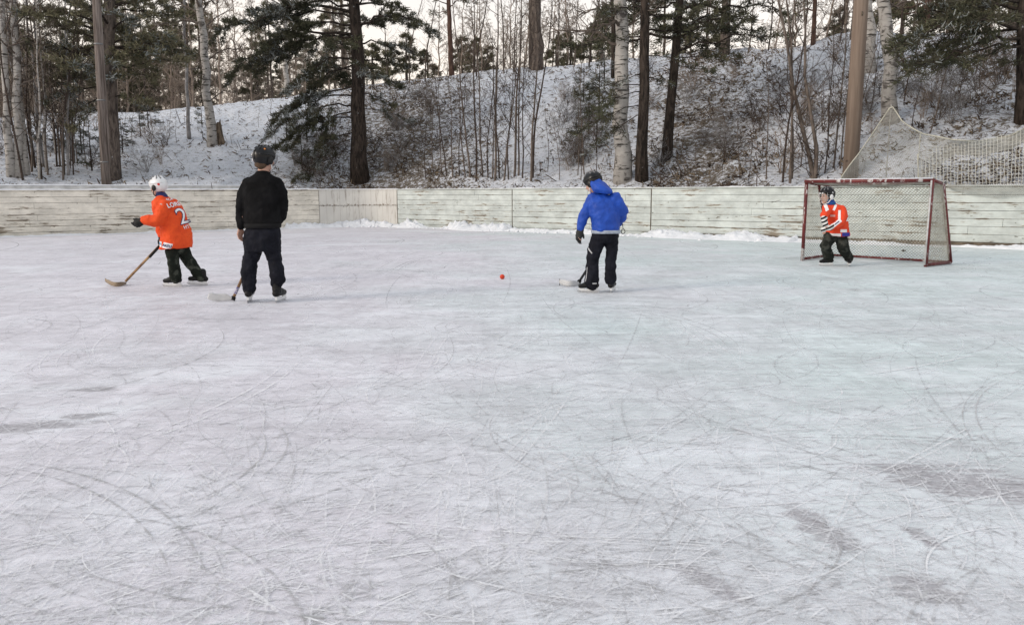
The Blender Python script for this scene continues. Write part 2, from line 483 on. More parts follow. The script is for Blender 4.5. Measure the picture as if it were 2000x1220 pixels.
def litter_density(px, t):
    """how much leaf litter shows through the snow, by place along the slope"""
    v = -.06 * math.exp(-((px - 430) / 180) ** 2)
    v += .75 * math.exp(-((px - 790) / 140) ** 2) * (1 - .45 * t)
    v += .75 * math.exp(-((px - 1370) / 115) ** 2) * (1 - .6 * t)
    v += .35 * math.exp(-((px - 1900) / 130) ** 2) * (1 - .3 * t)
    v += .35 * math.exp(-((px - 600) / 60) ** 2) * max(0, 1 - 2.2 * t)
    return v
def build_terrain():
    nu, ny = 620, 210
    us = np.concatenate([np.linspace(-4.5, -.9, 50), np.linspace(-.89, .89, nu - 100), np.linspace(.9, 4.0, 50)])
    vs = []; cols = []
    for u in us:
        w = wallY(u) + .12
        rd = max(float(np.interp(u, RU, RDp)), w + 4)
        for j in range(ny):
            if j < 165: Y = w + (rd + 1.5 - w) * j / 165
            else: Y = rd + 1.5 + 420 * ((j - 165) / (ny - 166)) ** 3
            X = u * Y
            vs.append((X, Y, terrain(X, Y, j < 172)))
            px = 1000 + FPX * u * 1.0; t = (Y - w) / (rd - w)
            v = litter_density(px, min(t, 1))
            cols.append((v, v, v, 1))
    n = len(us)
    idx = np.arange(n * ny).reshape(n, ny)
    F = np.stack([idx[:-1, :-1], idx[1:, :-1], idx[1:, 1:], idx[:-1, 1:]], -1).reshape(-1, 4)
    o = np_mesh('hillside', np.array(vs), F, [M['hill']], smooth=True)
    a = o.data.color_attributes.new('col', 'FLOAT_COLOR', 'POINT')
    a.data.foreach_set('color', np.array(cols, dtype=np.float32).ravel())
    tag(o, kind='structure')
build_terrain()

# ---- ice sheet with the skate marks cut into it
def build_ice():
    mb = MB(); mb.col = []
    mb.add([(-60, -30, 0), (60, -30, 0), (60, 40, 0), (-60, 40, 0)], [(0, 1, 2, 3)], 0)
    mb.col += [(1, 1, 1, 1)] * 4
    r = random.Random(11)
    for i in range(4300):
        py = 385 + 900 * (r.random() ** .95); px = r.uniform(-120, 2120)
        if i % 3 == 0: py = r.uniform(420, 1260)
        c = ground(px, py)
        if c.y > 26: continue
        dist = c.y
        L = r.choice((.15, .3, .5, .9, 1.5, 2.4, 3.2)) * r.uniform(.6, 1.3) * (.55 + dist * .07)
        kind = r.random()
        wd = r.uniform(.0012, .0045) * (.6 + dist * .22)
        if kind > .985: wd *= 2.0
        an = r.uniform(0, 2 * PI); k = r.gauss(0, .55) / max(L, .3)
        if r.random() < .15: k = r.choice((-1, 1)) * r.uniform(.8, 2.5) / max(L, .3)
        if r.random() < .36:
            g = r.uniform(.36, .50); c0 = (g, g * .99, g * 1.02); al = r.uniform(.1, .42)
        else:
            g = r.uniform(.78, .88); c0 = (g, g * 1.01, g * 1.04); al = r.uniform(.15, .6)
        n = 9; p = Vector((c.x, c.y, 0)); pts = []
        ds = L / n
        for j in range(n + 1):
            pts.append((p.copy(), an)); p = p + Vector((math.cos(an), math.sin(an), 0)) * ds; an += k * ds * 1.6
        if max(q[0].y for q in pts) > 14:
            if any(q[0].y > wallY(q[0].x / max(q[0].y, .1)) - .2 for q in pts): continue
        z = r.uniform(.0015, .0045)
        b = len(mb.v); vs = []
        for j, (q, a) in enumerate(pts):
            ww = wd * math.sin(PI * (j + .25) / (n + .5)) ** .6
            s = Vector((-math.sin(a), math.cos(a), 0)) * ww
            vs += [(q.x + s.x, q.y + s.y, z), (q.x - s.x, q.y - s.y, z)]
            fa = al * min(1, 3 * math.sin(PI * (j + .1) / (n + .2)))
            mb.col += [(*c0, fa)] * 2
        mb.add(vs, [(2 * j, 2 * j + 1, 2 * j + 3, 2 * j + 2) for j in range(n)], 1)
    for i in range(420):
        c = ground(r.uniform(-60, 2060), 400 + 840 * r.random())
        if c.y > 22: continue
        L = r.uniform(.8, 3.2) * (.5 + c.y * .09); an = r.uniform(0, 2 * PI); k = r.gauss(0, .8) / L; n = 16; wd = r.uniform(.0022, .0055) * (.6 + c.y * .15)
        g = r.uniform(.82, .9) if r.random() < .75 else r.uniform(.4, .5); al = r.uniform(.35, .85)
        for sh in ((0, .09) if r.random() < .35 else (0,)):
            p = Vector((c.x, c.y, 0)) + Vector((sh, sh * .4, 0)); a_ = an; pts = []
            for j in range(n + 1): pts.append((p.copy(), a_)); p = p + Vector((math.cos(a_), math.sin(a_), 0)) * L / n; a_ += k * L / n * 1.6
            if any(q.y > 13 and q.y > wallY(q.x / q.y) - .2 for q, _ in pts): continue
            z = r.uniform(.002, .005); vs = []
            for j, (q, a2) in enumerate(pts):
                ww = wd * math.sin(PI * (j + .25) / (n + .5)) ** .6; sx_ = Vector((-math.sin(a2), math.cos(a2), 0)) * ww
                vs += [(q.x + sx_.x, q.y + sx_.y, z), (q.x - sx_.x, q.y - sx_.y, z)]; mb.col += [(g, g, g * 1.02, al * min(1, 3 * math.sin(PI * (j + .1) / (n + .2))))] * 2
            mb.add(vs, [(2 * j, 2 * j + 1, 2 * j + 3, 2 * j + 2) for j in range(n)], 1)
    # short nicks and shavings, everywhere
    for i in range(11000):
        c = ground(r.uniform(-60, 2060), 395 + 860 * r.random() ** .85)
        if c.y > 14: continue
        L = r.uniform(.02, .13) * (1 + c.y * .12); an = r.uniform(0, 2 * PI) if r.random() < .6 else r.gauss(.15, .35); wd = r.uniform(.0012, .005) * (.6 + c.y * .13)
        d = Vector((math.cos(an), math.sin(an), 0)); nn = Vector((-d.y, d.x, 0)) * wd; z = r.uniform(.001, .004); q = nn * r.uniform(-3, 3)
        g = r.uniform(.80, .88) if r.random() < .68 else r.uniform(.42, .56); al = r.uniform(.15, .6)
        pts = [c - d * L, c - d * L * .4 + q + nn, c + d * L * .4 + q + nn, c + d * L, c + d * L * .4 + q - nn, c - d * L * .4 + q - nn]
        mb.add([(p.x, p.y, z) for p in pts], [(0, 1, 5), (1, 2, 4, 5), (2, 3, 4)], 1); mb.col += [(g, g, g * 1.03, al)] * 6
    # the long arcs that catch the eye in the foreground
    arcs = [[(1700, 945), (1762, 965), (1778, 1010), (1755, 1050), (1715, 1075)], [(1320, 960), (1328, 990), (1300, 1040)],
            [(1880, 1100), (1860, 1125), (1815, 1158)], [(655, 745), (620, 790), (590, 825)], [(290, 925), (300, 960), (340, 1000)],
            [(240, 800), (232, 780), (300, 745)], [(310, 860), (250, 870), (0, 975)], [(460, 960), (400, 1000), (320, 1030)],
            [(640, 770), (430, 830), (230, 860)], [(985, 990), (970, 960), (980, 1060)], [(1560, 1005), (1650, 1010), (1850, 1012)],
            [(1610, 970), (1690, 930), (1900, 890)], [(1260, 660), (1440, 700), (1540, 702)], [(1000, 745), (1090, 738), (1190, 722)],
            [(1420, 820), (1600, 800), (1800, 798), (2000, 792)], [(880, 660), (885, 690), (850, 730), (700, 800)], [(1140, 880), (1180, 915), (1210, 960)],
            [(1560, 1120), (1640, 1140), (1500, 1180)], [(900, 1010), (1100, 980), (1290, 985)], [(100, 1120), (300, 1060), (520, 1000)],
            [(1230, 1010), (1260, 960), (1340, 900)], [(1480, 1030), (1380, 1080), (1290, 1150)]]
    for pl in arcs:
        wp = [ground(*p) for p in pl]
        pts = []
        for t in np.linspace(0, len(wp) - 1.001, 26):
            i = int(t); f = t - i
            p0 = wp[max(i - 1, 0)]; p1 = wp[i]; p2 = wp[i + 1]; p3 = wp[min(i + 2, len(wp) - 1)]
            pts.append(.5 * ((2 * p1) + (p2 - p0) * f + (2 * p0 - 5 * p1 + 4 * p2 - p3) * f * f + (3 * p1 - p0 - 3 * p2 + p3) * f ** 3))
        dark = r.random() < .7
        g = .38 if dark else .85
        wd = r.uniform(.0022, .0045); vs = []; n = len(pts) - 1
        for j, q in enumerate(pts):
            t = (pts[min(j + 1, n)] - pts[max(j - 1, 0)]); t.z = 0; t.normalize()
            ww = wd * math.sin(PI * (j + .3) / (n + .6)) ** .5 * (.5 + q.y * .12)
            vs += [(q.x - t.y * ww, q.y + t.x * ww, .005), (q.x + t.y * ww, q.y - t.x * ww, .005)]
            mb.col += [(g, g, g * 1.03, .65)] * 2
        mb.add(vs, [(2 * j, 2 * j + 1, 2 * j + 3, 2 * j + 2) for j in range(n)], 1)
    o = mb.build('ice', [M['ice'], M['scratch']], smooth=False)
    tag(o, kind='structure')
build_ice()
gr = MB(); gr.add([(-600, -600, -.06), (600, -600, -.06), (600, 600, -.06), (-600, 600, -.06)], [(0, 1, 2, 3)])
tag(gr.build('ground', M['snow'], smooth=False), kind='structure')

# ---- rink boards
def board_section(a, b, mat, label, zoff=0.0, ledge=False, dark_base=False, snow=.5, seed=1):
    r = random.Random(seed)
    d = b - a; L = d.length; rz = math.atan2(d.y, d.x)
    t = thing('rink_board', a, label, 'rink board', 'boards around the ice rink', rz)
    mb = MB()
    for k in range(7):
        z = .10 + PLK * k
        x = 0.01
        while x < L - .02:
            ln = min(r.uniform(2.4, 4.2), L - .01 - x)
            if L - .01 - (x + ln) < .6: ln = L - .01 - x
            off = r.uniform(-.005, .005)
            mb.box((x + ln / 2, off + .02, z + PLK / 2 + r.uniform(-.002, .002)), (ln - .004, .032, PLK - .003 - r.uniform(0, .005)))
            x += ln
    o = mb.build('plank_panel', mat, t, smooth=False)
    bv = o.modifiers.new('bevel', 'BEVEL'); bv.width = .004; bv.segments = 1
    mb = MB(); mb.box((L / 2, .045, .66), (L - .02, .012, 1.15)); mb.build('backing', M['wood_dark'], t, smooth=False)
    mb = MB(); mb.box((L / 2, .012, .05), (L - .01, .05, .095)); mb.build('kick_board', M['wood_dark'] if dark_base else mat, t, smooth=False)
    mb = MB(); mb.box((L / 2, .035, 1.226), (L, .11, .026)); mb.build('top_rail', mat, t, smooth=False)
    mb = MB()
    for x in np.arange(.6, L, 1.9): mb.box((x, .12, .62), (.09, .13, 1.19))
    mb.build('support_post', M['wood_dark'], t, smooth=False)
    mb = MB(); mb.box((0.004, .0, .65), (.014, .015, 1.1)); mb.build('joint_strip', M['wood_dark'], t, smooth=False)
    mb = MB()
    for k in range(int(L * 5)):
        x = r.uniform(.1, L - .1); z = r.uniform(.12, .9); rad = r.uniform(.008, .030)
        mb.tube([Vector((x - rad, -.0035, z)), Vector((x + rad * r.uniform(0, 2), -.0035, z + r.uniform(-.01, .01)))], [rad * .3, rad * .15], 6)
    mb.build('puck_marks', M['wood_dark'], t, smooth=False)['kind'] = 'stuff'
    # thin uneven snow on the rail
    n = int(L / .05) + 2; mb = MB(); rows = []
    for i in range(n):
        x = L * i / (n - 1)
        h = max(0.003, (noise.noise(Vector((x * 1.1 + seed * 9, seed, 0))) + snow) * .035 + .012 * noise.noise(Vector((x * 9, seed, 3))))
        rows.append([(x, -.022, 1.2395), (x, -.020, 1.2395 + h * .7), (x, .03, 1.2395 + h), (x, .088, 1.2395 + h * .6), (x, .092, 1.2395)])
    vs = [p for q in rows for p in q]
    fs = [(i * 5 + k, (i + 1) * 5 + k, (i + 1) * 5 + k + 1, i * 5 + k + 1) for i in range(n - 1) for k in range(4)]
    mb.add(vs, fs); mb.build('snow_cap', M['snow'], t)
    return t
dl = (W_LEFT[1] - W_LEFT[0]).normalized()
def on_wall(px):
    u = uof(px); y = wallY(u); return Vector((u * y, y, 0))
seam0 = on_wall(-320)
lb1 = board_section(W_LEFT[0], seam0, M['board_left'], 'cream rink board at the far left edge of the photo, mostly out of frame', seed=3, snow=.9)
lb = board_section(seam0, W_LEFT[1], M['board_left'], 'long cream plank rink board with peeling paint behind the skater in the orange jersey', seed=4, snow=.9)
seams = [W_R0, on_wall(1000), on_wall(1272), on_wall(2250), W_END]
labs = ['pale green plank rink board with dark flaked spots right of the smooth corner panel',
        'pale green plank rink board directly behind the skater in the blue jacket',
        'long pale green plank rink board with a damp dark base behind the red goal',
        'pale green plank rink board beyond the net at the far right']
for i in range(4):
    board_section(seams[i], seams[i + 1], M['board_right'], labs[i], dark_base=(i >= 2), snow=(.25, .3, .15, .1)[i], seed=20 + i)
def corner():
    t = thing('rink_board', W_CORN[0], 'smooth curved corner panel of the rink boards with vertical scuffs', 'rink board', 'boards around the ice rink')
    pts = []
    for i in range(25):
        s = i / 24 * 4; k = min(int(s), 3); f = s - k
        p0 = W_CORN[max(k - 1, 0)]; p1 = W_CORN[k]; p2 = W_CORN[k + 1]; p3 = W_CORN[min(k + 2, 4)]
        p = .5 * ((2 * p1) + (p2 - p0) * f + (2 * p0 - 5 * p1 + 4 * p2 - p3) * f * f + (3 * p1 - p0 - 3 * p2 + p3) * f ** 3)
        pts.append(p - W_CORN[0])
    def strip(name, mat, y0, y1, z0, z1):
        mb = MB(); rows = []
        for i, p in enumerate(pts):
            tn = (pts[min(i + 1, 24)] - pts[max(i - 1, 0)]).normalized(); nn = Vector((-tn.y, tn.x, 0))
            a = p + nn * y0; b = p + nn * y1
            rows += [(a.x, a.y, z0), (a.x, a.y, z1), (b.x, b.y, z1), (b.x, b.y, z0)]
        fs = [(i * 4 + k, (i + 1) * 4 + k, (i + 1) * 4 + (k + 1) % 4, i * 4 + (k + 1) % 4) for i in range(24) for k in range(4)]
        fs += [(0, 1, 2, 3), (96 + 3, 96 + 2, 96 + 1, 96)]
        mb.add(rows, fs); return mb.build(name, mat, t, smooth=False)
    strip('lower_sheet', M['board_corner'], .003, .03, .0, .70)
    strip('upper_sheet', M['board_corner'], .0, .03, .712, 1.205)
    strip('backing', M['wood_dark'], .032, .05, .02, 1.2)
    strip('top_rail', M['board_corner'], -.015, .09, 1.21, 1.236)
    strip('snow_cap', M['snow'], -.01, .085, 1.238, 1.262)
corner()
# low white-painted boards with snow behind the left side
def ledge():
    a = W_LEFT[0] + Vector((-dl.y, dl.x, 0)) * .75; L = (on_wall(560) - W_LEFT[0]).length
    t = thing('snowy_ledge', a, 'snow covered pale plank ledge running behind the cream boards on the left', 'ledge', rz=math.atan2(dl.y, dl.x))
    mb = MB()
    for k in range(3): mb.box((L / 2, 0, 1.04 + .13 * k), (L, .03, .122))
    mb.build('plank', simple('pale_grey_paint', (.80, .81, .81), .8, .15, .35, 3, .2), t, smooth=False)
    mb = MB()
    for x in np.arange(.5, L, 2.2): mb.box((x, .08, .62), (.09, .1, 1.0))
    mb.build('support_post', M['wood_dark'], t, smooth=False)
    n = int(L / .08); rows = []
    for i in range(n + 1):
        x = L * i / n; h = .03 + .02 * noise.noise(Vector((x * 1.5, 4, 0)))
        h *= 1 if x < L - 2.5 else max(.1, (L - x) / 2.5)
        rows += [(x, -.03, 1.363), (x, -.02, 1.363 + h), (x, .2, 1.37 + h), (x, .22, 1.363)]
    mb = MB(); mb.add(rows, [(i * 4 + k, (i + 1) * 4 + k, (i + 1) * 4 + k + 1, i * 4 + k + 1) for i in range(n) for k in range(3)])
    mb.build('snow_cap', M['snow'], t)
ledge()
# ridge of scraped snow along the foot of the boards
def snow_bank():
    mb = MB(); rows = []
    pts = []
    for a, b in zip(WALL[:-1], WALL[1:]):
        n = max(2, int((b - a).length / .045))
        for i in range(n):
            pts.append((a + (b - a) * i / n, (b - a).normalized()))
    K = 15
    for i, (p, t) in enumerate(pts):
        px = 1000 + FPX * p.x / max(p.y, 1)
        nn = Vector((t.y, -t.x, 0))
        w = .35; h = .05
        if px < 560: w, h = .30, .028
        elif px < 1000: w, h = .75, .17
        elif px < 1240: w, h = .62, .10
        elif px < 1560: w, h = .85, .13
        elif px < 1850: w, h = .55, .05
        else: w, h = .35, .06
        w *= .75 + .6 * noise.noise(Vector((p.x * .7, p.y * .7, 2)))
        h *= max(.15, .9 + 1.3 * noise.noise(Vector((p.x * 1.1, p.y * 1.1, 7))))
        for k in range(K):
            s = k / (K - 1); q = p + nn * (s * w - .01)
            prof = (1 - s) ** .8 * (.75 + .5 * math.sin(PI * s))
            lump = .6 * noise.noise(Vector((q.x * 6, q.y * 6, 1))) + .5 * noise.noise(Vector((q.x * 15, q.y * 15, 4)))
            z = h * prof * (1 + .9 * lump) + (.02 * abs(lump) * (1 - s))
            if k == K - 1: z = -.01
            rows.append((q.x, q.y, max(z, -.01)))
    n = len(pts)
    mb.add(rows, [(i * K + k, i * K + k + 1, (i + 1) * K + k + 1, (i + 1) * K + k) for i in range(n - 1) for k in range(K - 1)])
    r = random.Random(5)
    o = mb.build('snow_bank', M['snow'])
    tag(o, kind='stuff', label='low bank of scraped snow along the foot of the rink boards', cat='snow bank')
    # loose lumps
    mb = MB()
    for i in range(700):
        p, t = pts[r.randrange(len(pts))]
        px = 1000 + FPX * p.x / max(p.y, 1)
        if not (640 < px < 1560): continue
        nn = Vector((t.y, -t.x, 0)); s = .08 + abs(r.gauss(0, .45)); rad = r.uniform(.015, .055) * (1 if s < .6 else .6)
        q = p + nn * s; q.z = rad * .4
        mb.ell(q, (Vector((rad * r.uniform(.7, 1.5), 0, rad * .2)), Vector((0, rad, 0)), Vector((0, rad * .2, rad * r.uniform(.5, .9)))), n=6)
    tag(mb.build('snow_chunks', M['snow']), kind='stuff', label='loose chunks of snow strewn before the rink boards', cat='snow')
snow_bank()

# ================================================================== TREES
def grow(mb, p, d, L, r0, lvl, rn, up=.12, wob=.16, kids=7, sp=.8, mi=0, nseg=7, minr=.004, kid_l=.45, start=.25):
    pts = [p.copy()]; rad = [r0]; dd = d.normalized()
    for i in range(nseg):
        dd = (dd + Vector((rn.gauss(0, wob), rn.gauss(0, wob), rn.gauss(0, wob) + up)) * (1 if i else .3)).normalized()
        p = p + dd * L / nseg; pts.append(p.copy()); rad.append(max(minr, r0 * (1 - .8 * (i + 1) / nseg)))
    mb.tube(pts, rad, 5 if r0 > .03 else (4 if r0 > .012 else 3), mi, cap=False)
    if lvl <= 0: return
    for k in range(kids):
        s = start + (1 - start) * (k + rn.random()) / kids
        i = min(int(s * nseg), nseg - 1); q = pts[i].lerp(pts[i + 1], s * nseg - i)
        t = (pts[i + 1] - pts[i]).normalized()
        az = rn.uniform(0, 2 * PI); a = t.orthogonal().normalized(); b = t.cross(a)
        nd = t * .55 + (a * math.cos(az) + b * math.sin(az)) * sp
        grow(mb, q, nd, L * kid_l * (1.15 - s * .7) * rn.uniform(.7, 1.2), max(minr, rad[i] * .45), lvl - 1, rn, up, wob * 1.1, kids, sp, mi, max(3, nseg - 2), minr, kid_l, start)

def needles(spots, size, k, rn_seed, width=.2):
    """tufts of needle blades: spots (n,3), dirs (n,3)"""
    rs = np.random.RandomState(rn_seed)
    P = np.repeat(np.array([s[0] for s in spots]), k, 0); D = np.repeat(np.array([s[1] for s in spots]), k, 0)
    S = np.repeat(np.array([s[2] for s in spots]), k, 0)[:, None] * size
    n = len(P)
    R1 = rs.normal(0, .75, (n, 3)); V = D + R1; V /= np.linalg.norm(V, axis=1)[:, None] + 1e-9
    Wd = np.cross(V, rs.normal(0, 1, (n, 3))); Wd /= np.linalg.norm(Wd, axis=1)[:, None] + 1e-9
    ln = S * rs.uniform(.6, 1.3, (n, 1)); off = rs.normal(0, .35, (n, 3)) * S
    a = P + off; b0 = a - Wd * ln * width * .5; b1 = a + Wd * ln * width * .5
    c0 = a + V * ln + Wd * ln * width * .3; c1 = a + V * ln - Wd * ln * width * .3
    VV = np.stack([b0, b1, c0, c1], 1).reshape(-1, 3)
    F = np.arange(n * 4).reshape(-1, 4)
    return VV, F, V

def bough(tw, spots, p, tip, sag, rn, rb=.03, dens=1.0, side=.34, tstart=.30, pad=1.0):
    """limb from p to tip with side twigs carrying tufts"""
    L = (tip - p).length; n = 8; pts = []; rad = []
    for i in range(n + 1):
        s = i / n
        q = p.lerp(tip, s); q.z += math.sin(PI * s) * sag * L
        q += Vector((rn.gauss(0, 1), rn.gauss(0, 1), rn.gauss(0, 1))) * .018 * L * (1 if 0 < i < n else 0)
        pts.append(q); rad.append(max(.006, rb * (1 - .85 * s)))
    tw.tube(pts, rad, 5 if rb > .025 else 4, cap=False)
    d0 = (tip - p).normalized(); hz = Vector((-d0.y, d0.x, 0))
    if hz.length < .1: hz = Vector((1, 0, 0))
    hz.normalize()
    m = max(5, int(L * 6 * dens))
    for k in range(m):
        s = tstart + (1 - tstart) * (k + rn.random()) / m
        i = min(int(s * n), n - 1); q = pts[i].lerp(pts[i + 1], s * n - i)
        t = (pts[i + 1] - pts[i]).normalized()
        sg = rn.choice((-1, 1))
        dd = (t * rn.uniform(.3, 1.0) + hz * sg * rn.uniform(.5, 1.1) + Vector((0, 0, rn.uniform(-.35, .35)))).normalized()
        l2 = L * side * (1.1 - .75 * s) * rn.uniform(.5, 1.2) + .12
        e = q + dd * l2 + Vector((0, 0, -.08 * l2))
        tw.tube([q, q.lerp(e, .5) + Vector((0, 0, .04 * l2)), e], [.010, .007, .004], 3, cap=False)
        nt_ = max(2, int(l2 / .085 * pad))
        for j in range(nt_):
            f = .3 + .7 * (j + rn.random()) / nt_
            spots.append((tuple(q.lerp(e, f)), tuple(dd * .8 + Vector((0, 0, .35))), rn.uniform(.7, 1.25)))
    for j in range(4): spots.append((tuple(tip), tuple(d0), 1.2))

def crown_mesh(spots, size, k, seed, mats, wts, parent, width=.2, snow_up=.0):
    V, F, D = needles(spots, size, k, seed, width)
    rs = np.random.RandomState(seed + 1)
    cen = V.reshape(-1, 4, 3).mean(1)
    cl = np.array([noise.noise(Vector(c) * .9) for c in cen[::k]]); cl = np.repeat(cl, k)[:len(cen)]
    r = rs.uniform(0, 1, len(F)) * .5 + np.clip(.5 + cl * .9, 0, 1) * .5
    cut = np.cumsum(wts) / np.sum(wts)
    q = np.searchsorted(np.quantile(r, cut[:-1]), r) if len(mats) > 1 else np.zeros(len(F))
    return np_mesh('crown', V, F, mats, q, parent)

def copy_thing(o, loc, rz, sc, label=None, group=None, parent=None):
    c = o.copy(); C.objects.link(c)
    if parent: c.parent = parent
    else: c.location = loc; c.rotation_euler = (0, 0, rz); c.scale = sc
    if label: c['label'] = label
    if group: c['group'] = group
    for ch in o.children:
        d = ch.copy(); C.objects.link(d); d.parent = c
    return c

def trunk_pts(base, top, r0, r1, rn, n=14, wob=.02, flare=1.35):
    pts = []; rad = []
    for i in range(n + 1):
        s = i / n; p = base.lerp(top, s)
        if 0 < i < n: p += Vector((rn.gauss(0, wob), rn.gauss(0, wob), 0))
        pts.append(p); rad.append((r0 + (r1 - r0) * s) * (1 + (flare - 1) * math.exp(-s * 22)))
    pts[0].z -= .35
    return pts, rad

def conifer(name, label, cat, base, top, r0, r1, bark, mats, wts, boughs=(), auto=None, size=.11, k=6, seed=1, group=None, width=.2, tpad=1.0):
    """base/top world points; boughs: (z-start-point, tip, sag, rb, dens); auto: (zlo, zhi, count, length, droop)"""
    rn = random.Random(seed)
    o = thing(name, base, label, cat, group)
    b0 = Vector((0, 0, 0)); t0 = top - base
    tr = MB(); pts, rad = trunk_pts(b0, t0, r0, r1, rn, wob=r0 * .12)
    tr.tube(pts, rad, 12 if r0 > .12 else 8, 0, cap=True)
    def trunk_at(z):
        s = max(0, min(1, z / t0.z)); return b0.lerp(t0, s)
    tw = MB(); spots = []
    for (z, tip, sag, rb, dens) in boughs:
        p = trunk_at(z - base.z); bough(tw, spots, p, tip - base, sag, rn, rb, dens)
    if auto:
        zlo, zhi, cnt, ln, droop = auto
        for i in range(cnt):
            z = zlo + (zhi - zlo) * (i + rn.random()) / cnt
            p = trunk_at(z); an = rn.uniform(0, 2 * PI)
            sh = (1 - .75 * ((z - zlo) / max(.1, zhi - zlo))) * rn.uniform(.6, 1.15)
            l = ln * sh
            tip = p + Vector((math.cos(an) * l, math.sin(an) * l, l * (droop + rn.uniform(-.15, .15))))
            bough(tw, spots, p, tip, rn.uniform(0, .10), rn, .012 + .012 * l, 1.0)
    tr.build('trunk', bark, o)
    tw.build('limbs', M['pine_bark'] if bark != M['red_bark'] else bark, o)
    if spots: crown_mesh(spots, size, k, seed, mats, wts, o, width)
    return o

EV = [M['needle'], M['needle_dark'], M['needle_snow']]
# -- the big pine left of centre
def P(px, py, Y): return at(px, py, Y)
b = hit(704, 352); b_Y = b.y
def bgb(z_py, tip_px, tip_py, dy, sag, rb, dens, x0=700):
    z = at(x0, z_py, b_Y).z
    return (z, at(tip_px, tip_py, b_Y + dy), sag, rb, dens)
bl = [bgb(12, 560, 10, -.6, .04, .05, 1.2), bgb(25, 428, 62, -1.6, .10, .06, 1.3), bgb(40, 480, 45, .5, .08, .045, 1.2), bgb(50, 520, 90, -1.0, .12, .045, 1.2),
      bgb(68, 448, 156, -1.3, .16, .055, 1.3), bgb(72, 500, 140, -.4, .14, .04, 1.2), bgb(75, 560, 110, .8, .12, .04, 1.2),
      bgb(110, 560, 178, -1.4, .12, .045, 1.5), bgb(125, 590, 190, -.5, .10, .04, 1.3), bgb(140, 600, 150, 1.0, .1, .03, 1.0),
      bgb(172, 560, 220, -1.2, .10, .04, 1.0), bgb(190, 535, 235, -.6, .12, .035, 1.0), bgb(205, 528, 262, -1.6, .10, .035, 1.0),
      bgb(215, 560, 290, -1.1, .12, .035, 1.0), bgb(235, 540, 285, .1, .12, .03, 1.0), bgb(260, 600, 300, -.8, .1, .03, 1.1), bgb(262, 575, 352, -1.0, .06, .025, .5), bgb(285, 600, 345, -.3, .05, .022, .5),
      bgb(10, 790, 20, -.8, .05, .045, 1.2), bgb(48, 846, 62, -.9, .12, .045, 1.1), bgb(58, 800, 50, .8, .12, .035, 1.1), bgb(88, 820, 105, -.3, .1, .035, .8),
      bgb(120, 790, 130, .6, .1, .03, .8), bgb(150, 780, 170, -.8, .08, .03, .9), bgb(185, 770, 205, -.2, .08, .026, .7), bgb(210, 800, 235, .6, .05, .02, .4),
      bgb(90, 650, 90, -2.2, .05, .04, 1.2), bgb(150, 680, 160, 1.8, .05, .03, 1.2), bgb(60, 740, 40, 2.0, .05, .04, 1.0), bgb(130, 735, 150, -2.0, .05, .03, .9)]
rn0 = random.Random(3)
for i in range(26):
    z = rn0.uniform(7.4, 12.5); an = rn0.uniform(0, 2 * PI); l = rn0.uniform(1.4, 3.2) * (1 - (z - 7.4) / 9)
    bl.append((z, Vector((b.x + math.cos(an) * l, b.y + math.sin(an) * l, z + .1 * l)), .06, .04, .9))
top = at(693, 0, b_Y); dirn = (top - b); top = b + dirn * ((13.5 - b.z) / dirn.z)
conifer('pine_tree', 'large dark pine with drooping snow-dusted boughs behind the corner of the boards', 'pine tree', b, top, .29, .09,
        M['pine_bark'], EV, (.46, .40, .14), bl, None, .10, 16, 5, width=.22)

# -- pine right behind the left pole
b = hit(217, 352); top = at(212, 0, b.y); top = b + (top - b) * ((12 - b.z) / (top - b).z)
bl = []
for (zp, tx, ty, dy, sg, rb_, dn) in [(95, 95, 50, -.5, .1, .04, 1.2), (60, 60, 20, .6, .08, .04, 1.2), (100, 110, 110, .8, .06, .04, 1.3), (130, 75, 135, -.3, .04, .035, 1.3),
        (150, 110, 160, 1., .04, .03, 1.3), (165, 90, 200, -.6, .05, .03, 1.3), (185, 130, 225, .3, .04, .03, 1.3), (60, 300, 30, -.4, .06, .04, 1.2), (85, 290, 80, .6, .04, .04, 1.2),
        (120, 330, 70, -.8, .05, .03, 1.0), (150, 300, 150, .2, .04, .03, 1.2), (190, 290, 200, -.4, .04, .025, 1.0), (30, 130, 0, 0, .04, .04, 1.2), (20, 280, 0, 0, .04, .04, 1.2),
        (205, 140, 250, -.8, .04, .02, 1.0), (110, 210, 120, -2.0, .02, .03, 1.2), (60, 230, 60, 2.0, .02, .03, 1.2)]:
    bl.append((at(212, zp, b.y).z, at(tx, ty, b.y + dy), sg, rb_, dn))
conifer('pine_tree', 'broad olive green pine right behind the tall grey wooden pole on the left', 'pine tree', b, top, .25, .10,
        M['brown_bark'], [M['needle_olive'], M['needle_far'], M['needle'], M['needle_snow']], (.50, .2, .2, .10), bl, (4.6 - b.z, 11.5 - b.z, 34, 2.8, .05), .12, 11, 8, width=.2)

